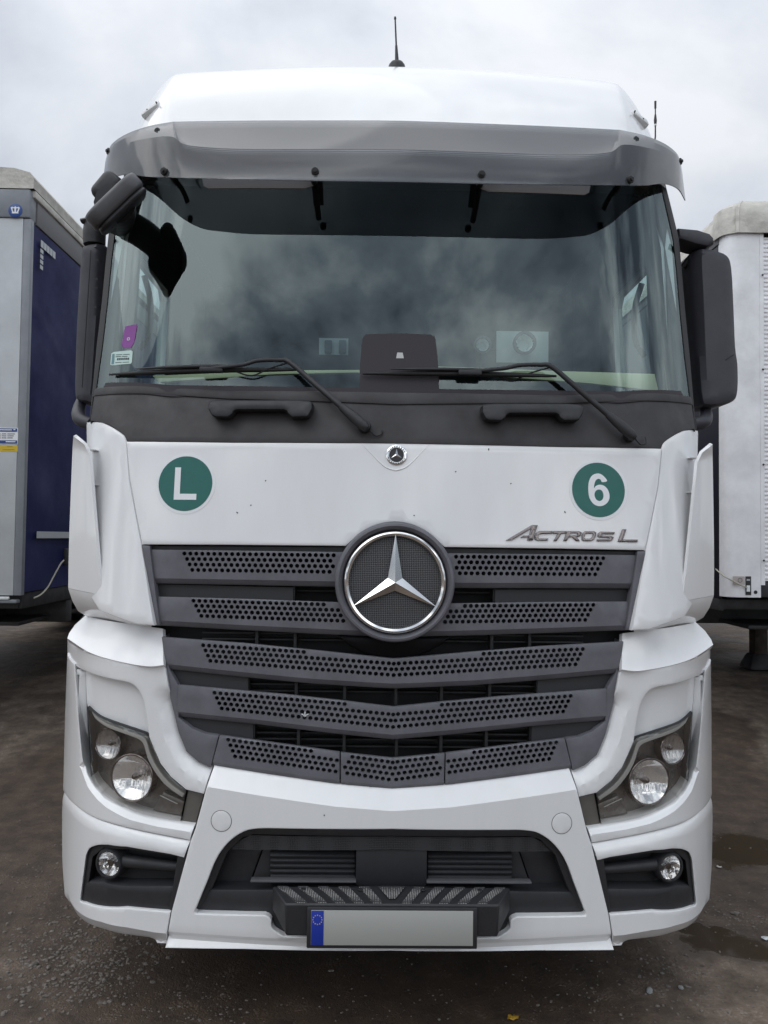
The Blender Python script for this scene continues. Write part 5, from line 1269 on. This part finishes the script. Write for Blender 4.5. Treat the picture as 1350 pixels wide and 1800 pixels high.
# ---- cab body behind: sides, doors' windows, back, floor
def side(mir):
    s_ = 1 if mir else -1
    win = [(0.66, 2.38), (1.14, 2.38), (1.14, 2.84), (1.10, 2.885), (0.70, 2.89), (0.66, 2.86)]
    o = [(0.40, 0.95), (2.25, 0.95), (2.25, 3.55), (1.2, 3.55), (0.95, 3.40), (0.62, 3.2), (0.50, 2.9), (0.46, 2.4), (0.40, 2.1)]
    P_ = panel('cab_side', [(-u, v) for u, v in o], lambda u, v: 0.0, WHITE, None, holes=[[(-u, v) for u, v in win]], edge=0.0, step=0.15, estep=0.05, thick=0.045,
               surf=lambda u, v, d: (-1.165 + d + 0.0 * v + max(0, v - 2.1) * 0.04, -u, v), mirror=mir)
    tp(P_)
    g = panel('side_window', [(-u, v) for u, v in win], lambda u, v: 0.02, SIDEGLASS, None, edge=0, step=0.2, estep=0.1, thick=0.0, surf=lambda u, v, d: (-1.165 + d + max(0, v - 2.1) * 0.04, -u, v), mirror=mir)
    onto(g, P_)
    # dark inner lining
    oi = [(0.44, 0.97), (2.20, 0.97), (2.20, 3.5), (1.2, 3.5), (0.95, 3.36), (0.66, 3.17), (0.55, 2.9), (0.5, 2.4), (0.44, 2.1)]
    onto(panel('door_lining', [(-u, v) for u, v in oi], lambda u, v: 0.0, INTER, None, holes=[[(-u, v) for u, v in win]], edge=0, step=0.2, estep=0.05, thick=0.0,
               surf=lambda u, v, d: (-1.115 + max(0, v - 2.1) * 0.04, -u, v), mirror=mir), P_)
    onto(tube('door_handle_bar', [(s_ * 1.09, 0.70, 2.50), (s_ * 1.06, 0.73, 2.58), (s_ * 1.06, 0.73, 2.72), (s_ * 1.08, 0.70, 2.82)], 0.013, INTER, None, 8, 4), P_)
side(False); side(True)
crt = lambda *a: tp(crate(*a))
crt('cab_back', -1.1, 1.1, 2.24, 2.30, 0.95, 3.8, WHITE, None)
crt('rear_lining', -1.08, 1.08, 2.0, 2.04, 1.0, 3.5, INTER, None)
crt('headliner', -1.04, 1.04, 0.50, 2.0, 3.20, 3.23, INTER, None)
crt('header_trim', -1.02, 1.02, 0.42, 0.50, 3.12, 3.25, INTER, None)
crt('cab_floor', -1.12, 1.12, 0.35, 2.2, 0.93, 1.0, BLACKD, None)
crt('under_tray', -1.0, 1.0, 0.30, 2.6, 0.45, 0.92, BLACKD, None)
for s_ in (1, -1):
    crt('step_well', s_ * 1.14, s_ * 1.20, 0.40, 0.85, 0.40, 1.0, WHITE, None)
    crt('step_well', s_ * 0.75, s_ * 1.13, 0.35, 0.85, 0.36, 0.92, BLACKD, None)
    tp(lathe('front_wheel', (s_ * 1.02 - 0.16, 1.45, 0.5), (1, 0, 0), [(0, 0.25), (0, 0.45), (0.03, 0.5), (0.29, 0.5), (0.32, 0.45), (0.32, 0.25), (0.26, 0.0)], TYRE, None, 40))
    crt('mudguard', s_ * 0.85, s_ * 1.2, 0.90, 2.05, 1.02, 1.06, BLACK, None)
    crt('chassis_rail', s_ * 0.38, s_ * 0.46, 0.5, 6.0, 0.72, 0.98, STEELD, None)
    tp(lathe('rear_wheel', (s_ * 0.9 - 0.3, 5.2, 0.5), (1, 0, 0), [(0, 0.25), (0, 0.45), (0.03, 0.5), (0.57, 0.5), (0.6, 0.45), (0.6, 0.25), (0.5, 0.0)], TYRE, None, 40))

# ---- interior
dsh = tp(panel('dashboard', mirror_half([(0, 2.23), (-0.6, 2.23), (-1.08, 2.22), (-1.08, 1.9), (0, 1.9)]), lambda x, z: f_ws(x, z) + 0.13, DASH, None, edge=0.03, step=0.06, thick=0.35))
q = [T(262, 656, .42), T(540, 650, .42), T(632, 650, .42), T(632, 655, .42), T(480, 657, .42), T(275, 668, .42)]
onto(panel('dash_trim', [(p.x, p.z) for p in q], lambda x, z: 0.42 + 0.05 * x * x, BEIGE, None, edge=0.002, step=0.1, thick=0.02), dsh)
q = [T(770, 644, .42), T(985, 650, .42), T(1160, 652, .42), T(1167, 683, .42), T(1040, 671, .42), T(770, 655, .42)]
onto(panel('dash_trim', [(p.x, p.z) for p in q], lambda x, z: 0.42 + 0.05 * x * x, BEIGE, None, edge=0.002, step=0.1, thick=0.02), dsh)
fq = WL([(632, 712), (633, 640), (637, 596), (640, 590), (646, 587.5), (700, 586), (757, 588.5), (763, 591), (766, 598), (771, 650), (772, 712)], f_ws)
db = onto(panel('sensor_print', fq, lambda x, z: f_ws(x, z) - 0.0012, DISPLAY, None, edge=0, step=0.08, thick=0.001), wsg); db['label'] = 'black printed sensor field at the foot of the windscreen'
p = W((703, 625), f_ws); onto(panel('sensor_window', [(p[0] - .014, p[1] - .011), (p[0] + .014, p[1] - .011), (p[0] + .010, p[1] + .011), (p[0] - .010, p[1] + .011)], lambda x, z: f_ws(x, z) - 0.0024, HLTRIM, None, edge=0, step=.05, thick=0.0005), wsg)
ft = WL([(697, 683), (500, 680), (300, 677), (186, 673)], f_ws); fb_ = WL([(176, 692), (300, 697), (500, 701), (697, 704)], f_ws); ft[0] = (0, ft[0][1]); fb_[-1] = (0, fb_[-1][1])
onto(panel('edge_print', mirror_half(ft + fb_), lambda x, z: f_ws(x, z) - 0.0008, DISPLAY, None, edge=0, step=0.08, thick=0.001), wsg)
for s_, x in ((-1, -0.62), (1, 0.62)):
    st = tp(box('seat_back', (x, 1.45, 2.15), (0.52, 0.16, 0.75), SEAT, None, 0.06, rot=(R_(10), 'X')))
    onto(box('headrest', (x, 1.50, 2.62), (0.30, 0.11, 0.2), SEAT, None, 0.04, rot=(R_(10), 'X')), st)
    onto(box('seat_cushion', (x, 1.2, 1.78), (0.52, 0.55, 0.16), SEAT, None, 0.05), st)
sw = tp(lathe('steering_wheel', (0.62, 0.75, 2.17), (0, -0.75, 0.65), [(0, 0.235)], SEAT, None, 40))
V, F = [], []
qm = Vector((0, -0.7, 0.7)).to_track_quat('Z', 'Y').to_matrix()
for i in range(40):
    a = 2 * math.pi * i / 40
    for j in range(8):
        b = 2 * math.pi * j / 8; V.append(Vector((0.62, 0.72, 2.30)) + qm @ Vector(((0.225 + 0.016 * math.cos(b)) * math.cos(a), (0.225 + 0.016 * math.cos(b)) * math.sin(a), 0.016 * math.sin(b))))
for i in range(40):
    for j in range(8): F.append((i * 8 + j, i * 8 + (j + 1) % 8, ((i + 1) % 40) * 8 + (j + 1) % 8, ((i + 1) % 40) * 8 + j))
bpy.data.objects.remove(sw); sw = tp(mesh('steering_wheel', V, F, SEAT)); onto(box('wheel_hub', (0.62, 0.75, 2.29), (0.18, 0.08, 0.16), SEAT, None, 0.03, rot=(R_(45), 'X')), sw)
for s_ in (1, -1):                                     # drawn-back curtains
    V, F = [], []
    for i in range(25):
        for j in range(9):
            V.append((s_ * (1.06 - 0.02 * math.sin(i * 1.3)), 1.25 + i * 0.022, 2.0 + j * 0.15))
    F = [(i * 9 + j, (i + 1) * 9 + j, (i + 1) * 9 + j + 1, i * 9 + j + 1) for i in range(24) for j in range(8)]
    tp(mesh('cab_curtain', V, F, mat('curtain_grey%d' % s_, (0.10, 0.10, 0.11), 0.9)))
# stickers on the glass
def ws_sticker(name, pts, m, off=-0.0012):
    q = WL(pts, f_ws); return onto(panel(name, q, lambda x, z: f_ws(x, z) + off, m, None, edge=0, step=0.1, thick=0.0008), wsg)
o = ws_sticker('permit_sticker', [(220, 574), (240, 570), (241, 574), (236, 602), (230, 612), (217, 612), (214, 606)], PURPLE); o['label'] = 'purple permit sticker'
cc = W((226, 596), f_ws); onto(lathe('sticker_ring', (cc[0], f_ws(*cc) - 0.0016, cc[1]), (-0.3, -1, 0.2), [(0, 0.0062), (0.0004, 0.0062), (0.0004, 0.0042)], PAPER, None, 20), wsg)
o = ws_sticker('toll_sticker', [(196, 622), (199, 619), (231, 616), (233.5, 618), (232, 637), (230, 639.5), (197, 642.5), (194, 641)], MINT); o['label'] = 'white toll sticker with registration print'
ws_sticker('sticker_band', [(197.5, 623), (201.5, 622), (200.5, 640), (196, 640.5)], mat('toll_blue', (0.10, 0.22, 0.25), 0.5), -0.0024)
for k, (y_, x0, x1, h) in enumerate(((623.5, 204, 230, 0.9), (626.8, 203.5, 226, 1.0), (630.0, 206, 228, 3.4), (637.2, 203, 229, 0.8))):
    n = 6 if k == 2 else 2
    for j in range(n):
        a = x0 + (x1 - x0) * j / n; b = x0 + (x1 - x0) * (j + (0.72 if k == 2 else 0.85)) / n; dy = -0.045 * (a - x0)
        ws_sticker('sticker_print', [(a, y_ + dy), (b, y_ + dy - 0.5), (b, y_ + dy + h - 0.5), (a, y_ + dy + h)], INK, -0.0024)
for s_ in (1, -1):                                     # pale strips along the top of the glass
    q_ = WL([(355, 312), (558, 313), (558, 321), (550, 327), (536, 331.5), (366, 331.5), (358, 327)], f_ws)
    onto(panel('header_strip', [(-s_ * x, z) for x, z in q_], lambda x, z: f_ws(x, z) - 0.003, STWHITE, None, edge=0.001, step=0.08, thick=0.002), wsg)
# small things on the dash, right behind the glass
def ring_thing(px, py, r, label, notch):
    p = T(px, py, 0.36); g = empty('cup_ring', (p.x, 0.36, p.z - r)); tag(g, label, 'cup holder')
    V, F = [], []; n = 40; rr = random.Random(notch)
    for i in range(n):
        a = 2 * math.pi * i / n; w_ = 0.18 + (0.10 if rr.random() < 0.3 else 0)
        for (rad, y) in ((r, 0), (r * (1 - w_), -0.004), (r * (1 - w_), 0.02), (r, 0.02)): V.append((rad * math.cos(a), y, r + rad * math.sin(a)))
    for i in range(n):
        for j in range(4): F.append((i * 4 + j, i * 4 + (j + 1) % 4, ((i + 1) % n) * 4 + (j + 1) % 4, ((i + 1) % n) * 4 + j))
    o = mesh('ring', V, F, INK, g, True, 40)
    d = mesh('bowl', [(r * 0.72 * math.cos(2 * math.pi * k / 32), 0.012, r + r * 0.72 * math.sin(2 * math.pi * k / 32)) for k in range(32)] + [(r * 0.5 * math.cos(2 * math.pi * k / 32), 0.05, r + r * 0.5 * math.sin(2 * math.pi * k / 32)) for k in range(32)],
             [(k, 32 + k, 32 + (k + 1) % 32, (k + 1) % 32) for k in range(32)] + [tuple(32 + k for k in range(32))], PAPER, g, True, 40)
    return g
ring_thing(849, 605, 0.034, 'smaller black ring holder on the dash beside the dark device', 3)
ring_thing(923, 602, 0.045, 'larger black ring holder in front of the pale sheet on the dash', 8)
p0, p1 = T(875, 578, .40), T(967, 635, .40)
tag(crate('paper_sheet', p0.x, p1.x, 0.43, 0.434, p0.z, p1.z, mat('faded_sheet', (0.36, 0.40, 0.40), 0.7), None, 0), 'pale sheet standing on the dash behind the ring holder', 'paper')
g = empty('dash_bracket', T(589, 625, .38)); tag(g, 'pale card with two black clips on the dash left of centre', 'bracket')
def gp_(o): o.parent = g; o.matrix_parent_inverse = Matrix.Translation(g.location).inverted(); return o
p0, p1 = T(561, 594, .40), T(612, 624, .40); gp_(crate('card', p0.x, p1.x, 0.40, 0.404, p0.z, p1.z, mat('grey_card', (0.24, 0.28, 0.29), 0.7), None, 0))
for px in (577, 602):
    a, b = T(px - 6, 598, .39), T(px + 6, 621, .39); gp_(crate('clip', a.x, b.x, 0.385, 0.398, a.z, b.z, INK, None, 0.003))

# ---- wipers
def wiper(pivot, elbow, b0, b1, name_y):
    g = grp('wiper', (T(pivot[0], pivot[1], .1).x, 0.1, 2.1))
    P3 = lambda px, py, off: (lambda q: Vector((q[0], (f_cowl if py > 690 else f_ws)(*q) + off, q[1])))(W((px, py), f_cowl if py > 690 else f_ws))
    e0, e1 = P3(*pivot, -0.045), P3(*elbow, -0.045)
    mid = P3((b0[0] + b1[0]) / 2 * 0.5 + elbow[0] * 0.5 - 20, (b0[1] + b1[1]) / 2 - 8, -0.045)
    k = e0.lerp(e1, 0.30)
    sub(tube('wiper_arm', [e0 + (e0 - e1) * 0.04, e0, e0.lerp(e1, 0.12), e0.lerp(e1, 0.22), k], [0.008, 0.013, 0.014, 0.012, 0.0095], BLACK, None, 10, 2, flat=1.4), g)
    tip = P3(b0[0] + (b1[0] - b0[0]) * 0.55, b0[1] + (b1[1] - b0[1]) * 0.55 - 4, -0.04)
    sub(tube('wiper_arm', [k, e0.lerp(e1, 0.65), e1, e1 + Vector((-0.04, 0.004, 0.009)), e1 + Vector((-0.12, 0.006, 0.006)), tip.lerp(e1, .4) + Vector((0, 0, .004)), tip], [0.0095, 0.0085, 0.007, 0.0065, 0.006], BLACK, None, 8, 3, flat=1.15), g)
    sub(lathe('wiper_pivot', e0 + Vector((0.0, 0.05, 0.0)), (0.2, -1, 0.1), [(0, 0.022), (0.03, 0.020), (0.044, 0.014), (0.046, 0.0)], BLACK, None, 20), g)
    n = 7; bp = [P3(b0[0] + (b1[0] - b0[0]) * i / n, b0[1] + (b1[1] - b0[1]) * i / n + name_y * math.sin(math.pi * i / n), -0.018) for i in range(n + 1)]
    sub(tube('wiper_blade', bp, [0.004, 0.0085, 0.0095, 0.0095, 0.0085, 0.004], RUBBER, None, 8, 2, flat=1.1), g)
    sp = [p + Vector((0, -0.012, 0.013)) for p in bp]
    sub(tube('blade_spoiler', sp[1:6], [0.002, 0.006, 0.007, 0.006, 0.002], BLACK, None, 8, 2), g)
    sub(box('blade_clip', tip + Vector((0.0, 0.008, -0.004)), (0.085, 0.028, 0.020), BLACK, None, 0.005), g)
    h0 = e1 + Vector((-0.01, 0.01, 0.0)); sub(tube('washer_hose', [h0, h0 + Vector((-0.07, 0.01, -0.02)), h0 + Vector((-0.13, 0.015, -0.045)), h0 + Vector((-0.19, 0.015, -0.030))], 0.003, RUBBER, None, 6, 4), g)
    h1 = e0 + Vector((0.02, 0.02, -0.012)); sub(tube('washer_hose', [h1, h1 + Vector((0.020, 0.005, -0.018)), h1 + Vector((0.042, 0.01, -0.010)), h1 + Vector((0.045, 0.03, 0.012))], 0.003, RUBBER, None, 6, 4), g)
wiper((640, 752), (512, 642), (196, 660), (522, 652), -3)
wiper((1104, 768), (966, 650), (638, 658.5), (976, 663), -2)

# ---- mirrors
def shell_mirror(pts, Y, dep, er, nm, lab, fy):
    q = WL(pts, fy)
    o = tp(panel(nm, CR(q, 3, True), fy, MIRROR, None, edge=er, edepth=er * 0.9, step=0.02, estep=0.008, thick=dep)); o['label'] = lab; return o
fr = lambda x, z: 0.60 + 1.1 * max(0, 1.305 - x) + 0.25 * max(0, x - 1.36)
rm = shell_mirror([(1216, 470), (1218, 444), (1232, 434), (1258, 436), (1281, 446), (1290, 470), (1294, 540), (1297, 610), (1301, 640), (1301, 685), (1294, 703), (1268, 712), (1244, 713), (1232, 702), (1226, 640), (1220, 540)], 0.6, 0.12, 0.030, 'door_mirror', 'tall dark mirror housing on the right of the cab', fr)
onto(panel('mirror_joint', WL([(1275, 632), (1290, 622.5), (1290.5, 624), (1276, 634)], lambda x, z: fr(x, z)), lambda x, z: fr(x, z) - 0.0015, RUBBER, None, edge=0, step=0.05, thick=0.002), rm)
onto(panel('mirror_arm', WL([(1192, 401), (1225, 404), (1247, 411), (1254, 419), (1255, 429), (1243, 434), (1222, 430), (1192, 420)], lambda x, z: 0.6), lambda x, z: 0.59, MIRROR, None, edge=0.014, step=0.03, thick=0.10), rm)
onto(tube('mirror_arm', [T(1200, 470, .70), T(1215, 452, .68), T(1235, 440, .66)], [0.014, 0.016], BLACK, None, 10, 3), rm)
onto(tube('mirror_arm', [T(1222, 745, .62), T(1236, 742, .62), T(1241, 730, .66), T(1238, 705, .70)], [0.028, 0.030, 0.02], MIRROR, None, 12, 3), rm)
fl = lambda x, z: 0.62 + 0.9 * max(0, x + 1.26) + 0.3 * max(0, -1.30 - x)
lm = shell_mirror([(141, 440), (150, 429), (178, 427), (186, 440), (184, 500), (178, 600), (168, 700), (150, 706), (135, 702), (129.5, 688), (130.5, 620), (134, 540)], 0.62, 0.14, 0.022, 'door_mirror', 'dark mirror housing seen edge-on on the left of the cab', fl)
onto(box('mirror_joint', T(152, 560, .60), (0.0025, 0.004, 0.58), RUBBER, None, 0, rot=(R_(2.2), 'Y')), lm)
onto(tube('mirror_arm', [T(166, 431, .66), T(166, 410, .66), T(167, 388, .66)], [0.045, 0.047, 0.042], BLACK, None, 14, 3), lm)
onto(tube('mirror_arm', [T(144, 389, .64), T(168, 385, .63), T(196, 384, .6)], [0.018, 0.018, 0.014], MIRROR, None, 10, 3, flat=.6), lm)
onto(tube('mirror_arm', [T(160, 745, .60), T(142, 738, .62), T(138, 722, .66), T(145, 700, .70)], [0.026, 0.030, 0.02], MIRROR, None, 12, 3), lm)
# kerb mirror hanging in front of the left pillar: root, arm and flat head
km = grp('kerb_mirror', (-1.0, 0.1, 2.9)); km['label'] = 'grey kerb mirror reaching forward from the left pillar'
h0, h1 = T(157, 392, .10), T(243, 310, .10)
ax1 = (h1 - h0).normalized(); ax2 = Vector((-0.32, 1, 0.30)); ax2 = (ax2 - ax2.dot(ax1) * ax1).normalized(); ax3 = ax1.cross(ax2)
Rm = Matrix((ax1, ax2, ax3)).transposed().to_4x4()
hc = (h0 + h1) / 2 + ax2 * 0.10
dn = ax3 if ax3.z < 0 else -ax3
def rounded_slab(name, c, a, b, r, t, m):
    out = []
    for cx, cy, q0 in ((a / 2 - r, b / 2 - r, 0), (-a / 2 + r, b / 2 - r, 90), (-a / 2 + r, -b / 2 + r, 180), (a / 2 - r, -b / 2 + r, 270)):
        for k in range(7): q = R_(q0 + 15 * k); out.append((cx + r * math.cos(q), cy + r * math.sin(q)))
    V = []
    for h, ins in ((-t / 2, 0.014), (-t / 2 + 0.004, 0.004), (-t / 2 + 0.012, 0), (t / 2 - 0.012, 0), (t / 2 - 0.004, 0.004), (t / 2, 0.014)):
        for x, y in out: V.append(c + ax1 * x * (1 - 2 * ins / a) + ax2 * y * (1 - 2 * ins / b) + ax3 * h)
    n = len(out); F = [(i * n + k, i * n + (k + 1) % n, (i + 1) * n + (k + 1) % n, (i + 1) * n + k) for i in range(5) for k in range(n)]
    F += [tuple(range(n - 1, -1, -1)), tuple(5 * n + k for k in range(n))]
    return mesh(name, V, F, m, None, True, 50)
sub(rounded_slab('mirror_head', hc, (h1 - h0).length, 0.25, 0.055, 0.058, PILLAR), km)
sub(rounded_slab('mirror_rim', hc + dn * 0.040, (h1 - h0).length * 0.94, 0.24, 0.052, 0.026, BLACK), km)
b0 = T(183, 322, .42)
sub(box('mirror_back', b0 + Vector((0, 0.05, 0)), (0.095, 0.08, 0.125), BLACK, None, 0.03, rot=Matrix.Rotation(R_(38), 4, 'Y'), seg=4), km)
sub(tube('mirror_stalk', [hc + ax2 * 0.02, T(208, 372, .30), T(208, 388, .48)], [0.075, 0.065, 0.06], BLACK, None, 12, 3), km)
